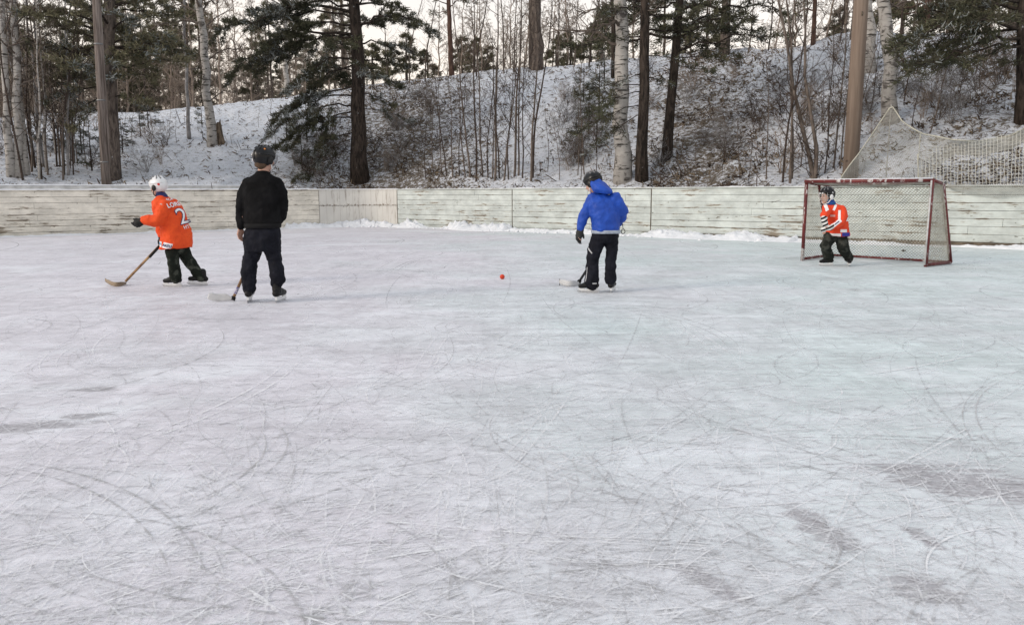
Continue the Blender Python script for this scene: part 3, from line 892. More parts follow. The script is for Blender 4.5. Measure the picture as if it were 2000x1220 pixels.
# -- two dark pines right of the big birch
b = hit(1254, 350); top = at(1261, 0, b.y); top = b + (top - b) * ((13 - b.z) / (top - b).z)
bl = [(at(1258, zp, b.y).z, at(tx, ty, b.y + dy), sg, rb_, dn) for (zp, tx, ty, dy, sg, rb_, dn) in
      [(15, 1180, 20, -.8, .04, .03, 1.0), (30, 1340, 50, .6, .06, .03, 1.0), (70, 1170, 90, .5, .06, .025, .9), (60, 1400, 90, 1.0, .08, .03, .9), (110, 1330, 120, -.6, .05, .02, .7),
       (140, 1170, 190, -.5, .05, .02, .9), (165, 1130, 185, .4, .05, .02, 1.0), (180, 1150, 220, -.8, .05, .02, 1.1), (205, 1120, 260, .2, .05, .02, 1.1), (225, 1160, 285, -.5, .05, .018, 1.0),
       (10, 1230, 0, 1, .04, .02, 1), (150, 1310, 165, .3, .04, .02, .5)]]
conifer('pine_tree', 'straight dark trunked pine close to the right of the thick birch', 'pine tree', b, top, .155, .08,
        M['pine_bark'], EV, (.45, .45, .10), bl, (4.6, 11.5, 28, 2.4, .02), .11, 7, 12)
b = hit(1301, 314); top = at(1328, 0, b.y); top = b + (top - b) * ((13 - b.z) / (top - b).z)
bl = [(at(1315, zp, b.y).z, at(tx, ty, b.y + dy), sg, rb_, dn) for (zp, tx, ty, dy, sg, rb_, dn) in
      [(20, 1400, 10, -.8, .05, .03, 1.2), (30, 1240, 40, .6, .06, .03, 1.0), (70, 1420, 60, .5, .06, .03, 1.0), (60, 1470, 40, -1.0, .08, .03, 1.0), (100, 1540, 70, -1.0, .05, .035, .9),
       (112, 1440, 112, -.5, .03, .025, 1.2), (130, 1390, 140, -.5, .03, .02, 1.0), (90, 1380, 100, .8, .04, .02, 1.0), (35, 1350, 30, -1.8, .04, .02, 1.0), (45, 1290, 80, -.6, .04, .02, 1.0)]]
conifer('pine_tree', 'dark pine leaning right with one long low limb, right of the straight dark pine', 'pine tree', b, top, .14, .075,
        M['pine_bark'], EV, (.48, .45, .07), bl, (3.4, 10.5, 40, 3.0, .02), .11, 7, 13)
# -- pine at the right edge
b = hit(1997, 242); top = at(1999, 0, b.y); top = b + (top - b) * ((13 - b.z) / (top - b).z)
bl = [(at(1998, zp, b.y).z, at(tx, ty, b.y + dy), sg, rb_, dn) for (zp, tx, ty, dy, sg, rb_, dn) in
      [(5, 1880, 5, -.6, .04, .04, 1.3), (20, 1800, 30, .4, .06, .045, 1.4), (45, 1760, 75, -.6, .08, .05, 1.5), (60, 1820, 95, .5, .06, .04, 1.5), (75, 1850, 115, -.8, .06, .04, 1.5),
       (85, 1890, 125, .2, .05, .03, 1.4), (60, 1740, 95, -1.2, .08, .04, 1.2), (40, 2100, 60, 0, .06, .04, 1.2), (80, 2080, 110, -.6, .05, .03, 1.2), (30, 1900, 50, -1.5, .04, .03, 1.3),
       (125, 1960, 122, -.4, .02, .02, .5), (90, 1780, 140, -1.6, .05, .03, .8)]]
conifer('pine_tree', 'dense green pine at the right edge of the photo above the safety net', 'pine tree', b, top, .14, .08,
        M['pine_bark'], EV, (.60, .36, .04), bl, (5.2, 10, 18, 2.6, .02), .095, 10, 14)

# -- far trunks on the crest
def crest_pine(name, label, px, py, tpx, r0, seed, auto, bark=M['red_bark'], size=.12, off=0):
    b = hit(px, py); b.y += off
    top = at(tpx, 0, b.y); top = b + (top - b) * ((13 - b.z) / (top - b).z)
    return conifer(name, label, 'pine tree', b, top, r0, r0 * .6, bark, [M['needle'], M['needle_olive'], M['needle_dark']], (.4, .3, .3), (), auto, size, 5, seed)
crest_pine('pine_tree', 'slender red-brown pine trunk on the crest right of the large dark pine', 882, 146, 876, .13, 21, (2.8, 7, 15, 2.2, .05))
crest_pine('pine_tree', 'thick grey double trunked pine on the crest above the tall saplings', 1049, 133, 1046, .25, 22, (5.5, 8, 6, 2.2, .1), M['brown_bark'])
crest_pine('pine_tree', 'pale grey trunk on the crest between the leaning dark pine and the curved saplings', 1412, 108, 1420, .17, 23, (3.2, 7, 12, 2.0, .05), M['brown_bark'])
crest_pine('pine_tree', 'thin young pine on the crest just left of the brown pole', 1588, 88, 1592, .075, 24, (1.0, 6, 16, 1.7, .0))
crest_pine('pine_tree', 'reddish pine trunk on the crest between the brown pole and the right edge pine', 1808, 66, 1812, .12, 25, (.9, 6, 22, 2.2, .0))
crest_pine('pine_tree', 'dark thin trunked pine partly hidden behind the left side of the thick birch', 1199, 150, 1196, .09, 26, (1.5, 7, 15, 1.5, -.05), M['pine_bark'])
# second stem of the double trunk
b = hit(1040, 133)
o = bpy.data.objects[[x.name for x in bpy.data.objects if x.get('label', '').startswith('thick grey double')][0]]
mb = MB(); mb.tube([Vector((-.22, .05, -.3)), Vector((-.24, .1, 3)), Vector((-.30, .1, 7.5))], [.15, .13, .11], 9)
mb.build('side_stem', M['brown_bark'], o)

# -- birches
def birch(name, label, base, top_px, r0, seed, bark=None, limbs=(), H=12.5, tw_mat=None, kids=12, limb_lo=.45, cat='birch tree', group=None, limb_L=2.3, lvl=2):
    rn = random.Random(seed); bark = bark or M['birch']; tw_mat = tw_mat or M['twig_grey']
    top = at(top_px, 0, base.y); top = base + (top - base) * ((H - base.z) / (top - base).z)
    o = thing(name, base, label, cat, group)
    tr = MB(); pts, rad = trunk_pts(Vector((0, 0, 0)), top - base, r0, r0 * .45, rn, wob=r0 * .25)
    tr.tube(pts, rad, 12 if r0 > .1 else 7)
    tr.build('trunk', bark, o)
    tw = MB()
    for (zp, tx, ty, dy, rb_) in limbs:
        z = at(top_px, zp, base.y).z; p = (top - base) * ((z - base.z) / (top - base).z)
        e = at(tx, ty, base.y + dy) - base; n = 7; pl = []
        for i in range(n + 1):
            s = i / n; q = p.lerp(e, s); q.z += math.sin(PI * s) * .16 * (e - p).length
            q += Vector((rn.gauss(0, .04), rn.gauss(0, .04), rn.gauss(0, .05))) * (1 if i else 0); pl.append(q)
        tw.tube(pl, [rb_ * (1 - .8 * i / n) for i in range(n + 1)], 5, cap=False)
        for j in range(9):
            s = .25 + .7 * rn.random(); i = min(int(s * n), n - 1); q = pl[i]
            dd = (e - p).normalized() * .6 + Vector((rn.gauss(0, .5), rn.gauss(0, .5), rn.gauss(.1, .5)))
            grow(tw, q, dd, (e - p).length * .35, rb_ * .4, 1, rn, .02, .2, 5, .8, minr=.006)
    L = (top - base).length
    for kk in range(kids):
        s = limb_lo + (1 - limb_lo) * (kk + rn.random()) / kids
        p = (top - base) * s; az = rn.uniform(0, 2 * PI)
        d = Vector((math.cos(az), math.sin(az), rn.uniform(.2, .9)))
        grow(tw, p, d, limb_L * (1.2 - s * .7), r0 * .22 + .006, lvl, rn, .02, .14, 6, .75, minr=.006)
    tw.build('branches', tw_mat, o)
    return o
b = hit(1216, 352)
birch('birch_tree', 'thick white birch trunk at centre right, the thickest of the birches', b, 1212, .225, 31, limbs=[(35, 1130, 30, -.6, .05), (90, 1070, 70, .5, .05), (60, 1290, 20, -.5, .04), (55, 1150, 75, -1., .05), (10, 1300, 5, .5, .04)])
b = hit(415, 284)
birch('birch_tree', 'white birch with black bark marks on the left slope beside the broken stump', b, 388, .235 * .75, 32, limbs=[(48, 275, 75, -.4, .05), (30, 310, 25, .5, .04), (30, 430, 5, .3, .04), (150, 375, 170, -.4, .03), (200, 460, 180, .4, .03), (120, 480, 100, 1.0, .04)])
b = hit(370, 272)
birch('birch_tree', 'thin young birch immediately left of the white birch with the stump', b, 359, .07, 33, M['twig_frost'], kids=14, limb_lo=.25, limb_L=1.4)
b = hit(1744, 238)
birch('birch_tree', 'grey-white birch immediately right of the brown pole, rising behind the peak of the net', b, 1722, .175, 34, limbs=[(30, 1790, 0, 0, .05), (140, 1830, 110, -.5, .03)])
b = hit(1702, 140)
birch('birch_tree', 'mottled birch half hidden behind the right side of the brown pole', b, 1697, .16, 35)
b = hit(1418, 108)
b = hit(35, 346)
birch('birch_tree', 'pale birch at the far left, second from the edge of the photo', b, 28, .13, 36, limbs=[(90, 120, 60, 0, .03), (180, 100, 150, 0, .03)], kids=16, limb_lo=.3)
b = hit(22, 344)
birch('birch_tree', 'pale birch at the very left edge of the photo', b, 4, .12, 37, limbs=[(100, 90, 90, 0, .03)], kids=16, limb_lo=.3)
b = hit(52, 342)
birch('birch_tree', 'speckled leaning birch, third from the left edge of the photo', b, 24, .10, 38, limbs=[(100, 90, 90, 0, .03)], kids=16, limb_lo=.3)
b = hit(560, 186)
birch('birch_tree', 'distant pale birch on the crest behind the boughs of the large dark pine', b, 556, .14, 39, kids=16, limb_lo=.2)

# -- saplings, in clusters
def sapling_protos():
    out = []
    for s in range(7):
        rn = random.Random(100 + s)
        o = thing('sapling', (0, 0, 0), 'x', 'sapling')
        tr = MB(); pts = [Vector((0, 0, -.2))]; d = Vector((rn.gauss(0, .05), rn.gauss(0, .05), 1))
        for i in range(14):
            d = (d + Vector((rn.gauss(0, .045), rn.gauss(0, .045), .05))).normalized(); pts.append(pts[-1] + d * .52)
        rad = [.036 * (1 - .85 * i / 14) + .004 for i in range(15)]
        tr.tube(pts, rad, 5, cap=False)
        tr.build('trunk', [M['twig'], M['twig_grey'], M['twig_grey'], M['twig'], M['twig_grey'], M['twig_frost'], M['birch']][s], o)
        tw = MB()
        for k in range(15):
            sfrac = .2 + .78 * (k + rn.random()) / 15; i = int(sfrac * 14)
            az = rn.uniform(0, 2 * PI)
            dd = Vector((math.cos(az) * .7, math.sin(az) * .7, rn.uniform(.5, 1.1)))
            grow(tw, pts[i], dd, 1.9 * (1.1 - sfrac * .8) * rn.uniform(.6, 1.1), .012, 1, rn, .05, .12, 5, .6, minr=.005)
        tw.build('branches', M['twig'] if s < 5 else M['wood_far'], o)
        out.append(o)
    return out
SP = sapling_protos(); used = [False] * 7
def place_sap(px, py, h, label, group, i, lean=(0, 0), fat=1.0):
    b = hit(px, py); s = h / 7.3
    k = i % 5 if i < 900 else i - 900
    if not used[k]: o = SP[k]; used[k] = True; o['label'] = label; o['group'] = group
    else: o = copy_thing(SP[k], (0, 0, 0), 0, (1, 1, 1), label, group)
    o.location = b; o.scale = (s * fat, s * fat, s)
    o.rotation_euler = (lean[1], lean[0], rnd.uniform(0, 6.28) if lean == (0, 0) else 0)
rs = random.Random(77)
# tall clump behind the boards right of the pine
g = 'tall thin bare saplings behind the boards in the middle'
for i, x in enumerate([832, 846, 862, 872, 884, 897, 908, 918, 930, 942, 953, 961, 966, 975, 984, 993, 1004, 1012, 1020, 1036, 1040]):
    place_sap(x, rs.uniform(345, 356), rs.uniform(4.2, 7.4) if x > 900 else rs.uniform(2.5, 4.2), 'tall thin bare sapling in the clump behind the middle of the boards', g, i, (rs.uniform(-.14, .03), rs.uniform(-.05, .05)), 1.05)
g = 'short bare saplings between the clump and the thick birch'
for i, x in enumerate([1070, 1092, 1128, 1134, 1142, 1165]):
    place_sap(x, rs.uniform(338, 354), rs.uniform(2.0, 4.6), 'short bare sapling between the tall clump and the thick birch', g, i)
g = 'thin bare saplings left of the goal'
for i, (x, y, h) in enumerate([(1445, 350, 2.2), (1462, 352, 1.6), (1495, 355, 3.6), (1528, 356, 5.4), (1545, 350, 6.0), (1563, 330, 3.0), (1610, 340, 3.6), (1626, 330, 5.0), (1410, 345, 1.6), (1360, 340, 1.4), (1640, 335, 4.0)]):
    place_sap(x, y, h, 'thin bare sapling on the slope between the leaning dark pine and the goal', g, i + 2, (rs.uniform(-.12, .05), 0), 1.0)
g = 'bare bushes on the right slope above the net'
for i, (x, y, h) in enumerate([(1780, 250, 2.2), (1815, 262, 3.0), (1870, 215, 2.2), (1700, 215, 2.4), (1684, 195, 2.6), (1765, 200, 3.4), (1900, 160, 1.8)]):
    place_sap(x, y, h, 'small bare bush on the right slope above the safety net', g, i, (rs.uniform(-.05, .35), 0), 1.1)
g = 'thin bare saplings at the far left behind the boards'
for i in range(26):
    x = rs.uniform(-40, 170); place_sap(x, rs.uniform(285, 354), rs.uniform(3, 7), 'thin bare sapling in the thicket at the far left behind the boards', g, i, (rs.uniform(-.08, .06), 0), 1.1)
g = 'slim pale birch saplings at the far left'
for i in range(16):
    x = rs.uniform(-40, 150); place_sap(x, rs.uniform(290, 350), rs.uniform(5, 8), 'slim pale birch sapling among the trees at the far left', g, 905 + i % 2, (rs.uniform(-.08, .10), 0), 1.35)
# multi-stemmed bare shrubs
def shrub_protos():
    out = []
    for s_ in range(4):
        rn = random.Random(300 + s_); o = thing('bare_shrub', (0, 0, 0), 'x', 'shrub')
        mb = MB()
        for k in range(rn.randrange(9, 15)):
            an = rn.uniform(0, 2 * PI); ti = rn.uniform(.1, .75)
            grow(mb, Vector((rn.gauss(0, .08), rn.gauss(0, .08), -.1)), Vector((math.cos(an) * ti, math.sin(an) * ti, 1)), rn.uniform(1.0, 2.1), .014, 2, rn, .03, .13, 5, .6, minr=.0055)
        mb.build('stems', [M['twig_grey'], M['twig_frost'], M['twig'], M['wood_far']][s_], o); out.append(o)
    return out
SHR = shrub_protos(); sused = [False] * 4
def place_shrub(px, py, sc, label, g, i):
    k = i % 4
    if not sused[k]: o = SHR[k]; sused[k] = True; o['label'] = label; o['group'] = g
    else: o = copy_thing(SHR[k], (0, 0, 0), 0, (1, 1, 1), label, g)
    o.location = hit(px, py); o.scale = (sc, sc, sc * rs.uniform(.7, 1)); o.rotation_euler = (rs.uniform(-.15, .15), rs.uniform(-.15, .15), rs.uniform(0, 6.28))
for (n_, x0, x1, y0, y1, lab, g) in ((16, 575, 690, 255, 352, 'bare brown shrub under and left of the large dark pine', 'shrubs under the large pine'),
        (13, 715, 850, 190, 350, 'bare brown shrub on the slope between the large dark pine and the tall saplings', 'shrubs right of the large pine'),
        (14, 1060, 1200, 200, 350, 'bare shrub on the slope left of the thick birch', 'shrubs left of the thick birch'),
        (16, 1240, 1500, 140, 350, 'bare brown shrub on the slope around the leaning dark pine', 'shrubs around the leaning pine'),
        (18, 1500, 1720, 120, 340, 'bare shrub on the slope near the brown pole', 'shrubs near the brown pole'),
        (20, 1720, 2000, 110, 250, 'bare shrub on the right slope under the edge pine', 'shrubs under the right edge pine'),
        (20, -20, 330, 235, 345, 'bare shrub on the left slope near the grey pole', 'shrubs near the grey pole')):
    for i in range(n_): place_shrub(rs.uniform(x0, x1), rs.uniform(y0, y1), rs.uniform(.35, .8), lab, g, i)
g = 'short bare saplings on the left slope'
for i, (x, y, h) in enumerate([(240, 300, 2.2), (258, 285, 2.4), (282, 262, 1.8), (300, 270, 2.0), (330, 268, 1.6), (345, 280, 1.6), (170, 330, 3.0), (150, 320, 3.4), (138, 330, 3.0), (528, 230, 1.6), (505, 250, 1.4), (320, 300, 1.0)]):
    place_sap(x, y, h, 'short bare sapling on the snowy left slope', g, i, (rs.uniform(-.08, .08), 0), 1.0)
g = 'thin bare trees on the middle crest'
for i, (x, h) in enumerate([(930, 5.0), (985, 5.2), (1004, 4.5), (1090, 5), (1120, 4.6), (1150, 5.2), (1175, 4.8), (1460, 4.2), (1500, 4.6), (1540, 4.8), (1350, 4.5), (1380, 4.2), (1660, 4), (1760, 5), (1780, 4.5), (830, 5.2), (800, 4.8), (760, 4.4), (1640, 4.4)]):
    py = float(np.interp(x, RX, RY)) + 6
    place_sap(x, py, h * 1.1, 'thin bare tree on the crest against the pale sky', g, i, (0, 0), 1.2)
# curved multi-stem sapling left of the goal
def curved():
    base = hit(1590, 352); o = thing('sapling', base, 'curved grey sapling with two bowed stems just left of the goal', 'sapling')
    Y = base.y; tr = MB()
    s1 = [at(x, y, Y + dy) - base for x, y, dy in ((1590, 360, 0), (1582, 310, 0), (1566, 245, .1), (1549, 170, .2), (1538, 90, .3), (1520, 0, .4), (1505, -60, .4))]
    s2 = [at(x, y, Y + dy) - base for x, y, dy in ((1592, 360, 0), (1595, 290, -.1), (1585, 230, -.1), (1572, 150, 0), (1573, 60, 0), (1568, -40, .1))]
    s3 = [at(x, y, Y + dy) - base for x, y, dy in ((1543, 358, 0), (1546, 280, 0), (1548, 185, .3), (1546, 90, .3), (1552, 0, .3), (1556, -60, .3))]
    for pl, r0 in ((s1, .06), (s2, .055), (s3, .035)):
        tr.tube(pl, [r0 * (1 - .7 * i / (len(pl) - 1)) for i in range(len(pl))], 7, cap=False)
    tr.build('trunk', M['twig_grey'], o)
    tw = MB(); rn = random.Random(9)
    for pl in (s1, s2, s3):
        for k in range(11):
            i = rn.randrange(1, len(pl)); q = pl[i].lerp(pl[i - 1], rn.random()); az = rn.uniform(0, 6.28)
            grow(tw, q, Vector((math.cos(az) * .8, math.sin(az) * .5, .8)), rn.uniform(.8, 1.8), .013, 2, rn, .04, .14, 4, .6, minr=.005)
    tw.build('branches', M['twig'], o)
curved()

# -- broken stump beside the birch
def stump():
    base = hit(432, 282); o = thing('tree_stump', base, 'broken pale tree stump leaning against the birch on the left slope', 'stump')
    mb = MB(); n = 10; vs = []; rn = random.Random(2)
    for i, (z, r0) in enumerate(((-.2, .22), (0, .18), (.35, .15), (.7, .12))):
        for k in range(n):
            a = 2 * PI * k / n; zz = z + (rn.uniform(-.12, .3) if i == 3 else 0)
            vs.append((math.cos(a) * r0 - .12 * z * 1.2, math.sin(a) * r0, zz))
    fs = [(i * n + k, i * n + (k + 1) % n, (i + 1) * n + (k + 1) % n, (i + 1) * n + k) for i in range(3) for k in range(n)]
    mb.add(vs, fs); mb.build('bark', mat_bark('stump_bark', (.05, .04, .032), (.22, .17, .125)), o)
    mb = MB(); mb.ell((-.09, 0, .62), (Vector((.10, 0, 0)), Vector((0, .10, 0)), Vector((0, 0, .12)))); mb.build('heartwood', simple('rotten_wood', (.34, .22, .13), .9, .1), o)
stump()

# -- background wood behind the crest on the left
def bg_conifer(seed, H, ln, cnt, olive, kk=5):
    mats = [M['needle_olive'], M['needle'], M['needle_far']] if olive else [M['needle_far'], M['needle'], M['needle_olive']]
    return conifer('spruce_tree' if not olive else 'pine_tree', 'x', 'tree', Vector((0, 0, 0)), Vector((0, 0, H)), .13, .04, M['brown_bark'], mats, (.5, .3, .2), (),
                   (H * (.12 if not olive else .35), H * .97, cnt, ln, -.12 if not olive else .05), .17, kk + 4, seed, width=.22)
protoA = bg_conifer(201, 10, 2.0, 44, False)
protoB = bg_conifer(202, 11, 2.3, 30, True)
protoC = bg_conifer(203, 4.2, 1.1, 26, True)
def bg_bare(seed, H):
    rn = random.Random(seed); o = thing('bare_tree', (0, 0, 0), 'x', 'tree')
    tr = MB(); pts, rad = trunk_pts(Vector((0, 0, 0)), Vector((rn.gauss(0, .3), rn.gauss(0, .3), H)), .09, .02, rn, wob=.05); tr.tube(pts, rad, 6); tr.build('trunk', M['wood_far'], o)
    tw = MB()
    for kk in range(26):
        s = .15 + .82 * (kk + rn.random()) / 26; az = rn.uniform(0, 6.28)
        grow(tw, pts[int(s * 14)], Vector((math.cos(az), math.sin(az), rn.uniform(.3, 1))), 2.4 * (1.15 - s * .8), .022, 2, rn, .04, .14, 6, .7, minr=.010)
    tw.build('branches', M['wood_far'], o); return o
protoF = conifer('young_pine', 'x', 'tree', Vector((0, 0, 0)), Vector((0, 0, 4.2)), .06, .02, M['pine_bark'], EV, (.4, .3, .3), (), (.5, 4.0, 16, 1.7, -.02), .15, 4, 204, width=.2)
protoD = bg_bare(211, 9); protoE = bg_bare(212, 8)
seen = {}
def put(proto, px, dY, sc, label, group, rz=None):
    u = uof(px); rd = float(np.interp(u, RU, RDp)); Y = rd + dY; X = u * Y
    z = terrain(X, Y, False) - .1
    k = proto.name
    if k not in seen:
        o = proto; seen[k] = 1; o['label'] = label; o['group'] = group
        o.location = (X, Y, z); o.scale = (sc, sc, sc)
    else: o = copy_thing(proto, (X, Y, z), rs.uniform(0, 6.28), (sc, sc, sc * rs.uniform(.9, 1.1)), label, group)
LA = 'dark narrow spruce in the wood beyond the snowy crest on the left'
LB = 'olive green pine in the wood beyond the snowy crest on the left'
LD = 'leafless grey-brown tree in the wood beyond the snowy crest on the left'
for i in range(20): put(protoA, rs.uniform(-120, 700), rs.uniform(6, 32), rs.uniform(.6, 1.05), LA, 'spruces beyond the left crest')
for i in range(24): put(protoB, rs.uniform(-150, 640), rs.uniform(2.5, 26), rs.uniform(.55, 1.0), LB, 'pines beyond the left crest')
for i in range(64): put(protoD if i % 2 else protoE, rs.uniform(-150, 720), rs.uniform(1.5, 22), rs.uniform(.5, .95), LD, 'leafless trees beyond the left crest')
for i in range(46): put(protoD if i % 2 else protoE, rs.uniform(-150, 620), rs.uniform(1.0, 14), rs.uniform(.22, .42), LD, 'leafless trees beyond the left crest')
for i, (x, dy, s) in enumerate([(735, 4, .7), (765, 3, .6), (800, 4, .75), (840, 5, .65), (905, 5, .7), (930, 4, .6), (955, 6, .6), (1085, 3, .55), (1112, 4, .6), (1150, 4, .7), (1172, 3, .75), (1330, 5, .6), (1620, 4, .6), (1700, 4, .8), (1780, 3, .9), (1850, 3, 1.), (1900, 4, 1.0), (1950, 3, 1.0)]):
    put(protoC, x, dy, s, 'small bushy pine on the crest against the sky', 'small pines along the crest')
for i, (x, dy, s) in enumerate([(1740, 8, .8), (1830, 6, .8), (1880, 9, .9), (1940, 7, .8), (1990, 8, .9), (2060, 6, .9), (1290, 9, .7), (1370, 10, .7)]):
    put(protoB, x, dy, s, 'tall pine beyond the right part of the crest', 'pines beyond the right crest')
for i in range(16): put(protoD if i % 2 else protoE, 870 + i * 26 + rs.uniform(-10, 10), rs.uniform(2.5, 11), rs.uniform(.5, .85), 'leafless tree beyond the middle of the crest, thin against the pale sky', 'leafless trees beyond the middle crest')
for i in range(12): put(protoD if i % 2 else protoE, 1500 + i * 45 + rs.uniform(-10, 10), rs.uniform(2.5, 9), rs.uniform(.5, .8), 'leafless tree beyond the right part of the crest', 'leafless trees beyond the right crest')
# low snowy young conifers on the left slope and by the birch
def small(px, py, s, label, group):
    b = hit(px, py)
    if 'F' not in seen: seen['F'] = 1; o = protoF; o['label'] = label; o['group'] = group; o.location = b; o.scale = (s, s, s * .8)
    else: o = copy_thing(protoF, b, rs.uniform(0, 6), (s, s, s * .8), label, group)
for x, y, s in [(180, 335, .45), (160, 300, .5), (225, 285, .4), (240, 300, .35), (275, 268, .4), (140, 290, .5), (110, 300, .5), (395, 250, .3), (290, 250, .4)]:
    small(x, y, s, 'small bushy young pine on the snowy left slope', 'young pines on the left slope')
for x, y, s in [(1150, 265, .45), (1170, 230, .5), (1140, 200, .4), (1165, 300, .4), (1125, 285, .3), (1180, 180, .5)]:
    small(x, y, s, 'small bushy young pine left of the thick birch', 'young pines by the thick birch')
for x, y, s in [(590, 330, .35), (560, 270, .4), (600, 280, .45), (640, 300, .35)]:
    small(x, y, s, 'low young pine under the boughs of the large dark pine', 'young pines under the large pine')

# -- dry grass, twigs and leaf litter poking through the snow
def cover():
    rsn = random.Random(41); spots = []; spots2 = []
    for i in range(60000):
        px = rsn.uniform(-80, 2080); u = uof(px); w = wallY(u) + .3; rd = float(np.interp(u, RU, RDp)); t = rsn.random() ** 1.1
        if rsn.random() > litter_density(px, t) * .75 + .13: continue
        Y = w + (rd - w) * t; X = u * Y
        if noise.noise(Vector((X * .8, Y * .8, 3))) < -.15 + .1 * rsn.random(): continue
        z = terrain(X, Y)
        if rsn.random() < .93: spots.append(((X, Y, z), (-.5, -.3, .15), rsn.uniform(.5, 1.3)))
        else: spots2.append(((X, Y, z + .03), (-.2, -.1, .6), rsn.uniform(.6, 1.8)))
    V, F, D = needles(spots, .12, 3, 3, .30)
    tag(np_mesh('leaf_litter', V, F, [M['dead'], M['twig']], (np.arange(len(F)) % 5 < 2).astype(int)), kind='stuff', label='dry grass and leaf litter poking through the snow on the slope', cat='ground cover')
    V, F, D = needles(spots2, .26, 4, 4, .06)
    tag(np_mesh('brushwood', V, F, [M['twig']], None), kind='stuff', label='thin dead twigs sticking out of the snow on the slope', cat='ground cover')
cover()

# ================================================================== POLES, NET, GOAL
def poles():
    Y = wallY(uof(208)) + 1.5
    b = at(206, 362, Y); b.z = terrain(b.x, b.y)
    t = thing('wooden_pole', b, 'tall grey weathered wooden pole on the left behind the cream boards', 'pole')
    tp = at(188, 0, Y) - b; tp *= 11 / tp.z
    mb = MB(); mb.tube([Vector((0, 0, -.4)), tp * .5, tp], [.125, .115, .10], 14); mb.build('shaft', M['pole_grey'], t)
    mb = MB(); q = Vector((.13, .02, 0)); mb.tube([q + Vector((0, 0, -.3)), q + tp * .24, q * .75 + tp * .48], [.035, .03, .03], 8); mb.build('brace', M['pole_grey'], t)
    mb = MB()
    for z in (.8, 2.6, 4.2): mb.tube([tp * (z / 11) + Vector((0, 0, -.02)), tp * (z / 11) + Vector((0, 0, .02))], .135, 14)
    mb.build('band', simple('dull_steel', (.25, .25, .25), .5, .5, metal=.8), t)
    Y = wallY(uof(1660)) + 1.3
    b = at(1660, 352, Y); b.z = terrain(b.x, b.y)
    t = thing('wooden_pole', b, 'thick smooth brown wooden pole behind the goal, beside the peak of the net', 'pole')
    tp = at(1682, 0, Y) - b; tp *= 10 / tp.z
    mb = MB(); mb.tube([Vector((0, 0, -.4)), tp * .25, tp * .6, tp], [.175, .165, .15, .135], 18); mb.build('shaft', M['pole_brown'], t)
    mb = MB(); p = at(1676, 30, Y) - b; mb.box(p + Vector((.02, -.158, 0)), (.03, .02, .09)); mb.build('tag_plate', M['wood_dark'], t)
poles()

def net_surface(mb, f, nu, nv, rad, diag=False, mi=0, n=3, su=None):
    """strings over a parametric surface f(u,v), u,v in 0..1"""
    def line(p):
        if len(p) > 1: mb.tube(p, rad, n, mi, cap=False)
    if not diag:
        for i in range(nu + 1): line([f(i / nu, j / nv) for j in range(0, nv + 1)])
        for j in range(nv + 1): line([f(i / nu, j / nv) for i in range(0, nu + 1)])
    else:
        for k in range(-nv, nu + 1):
            p = [f((k + j) / nu, j / nv) for j in range(nv + 1) if 0 <= k + j <= nu]; line(p)
            p = [f((k + nv - j) / nu, j / nv) for j in range(nv + 1) if 0 <= k + nv - j <= nu]; line(p)

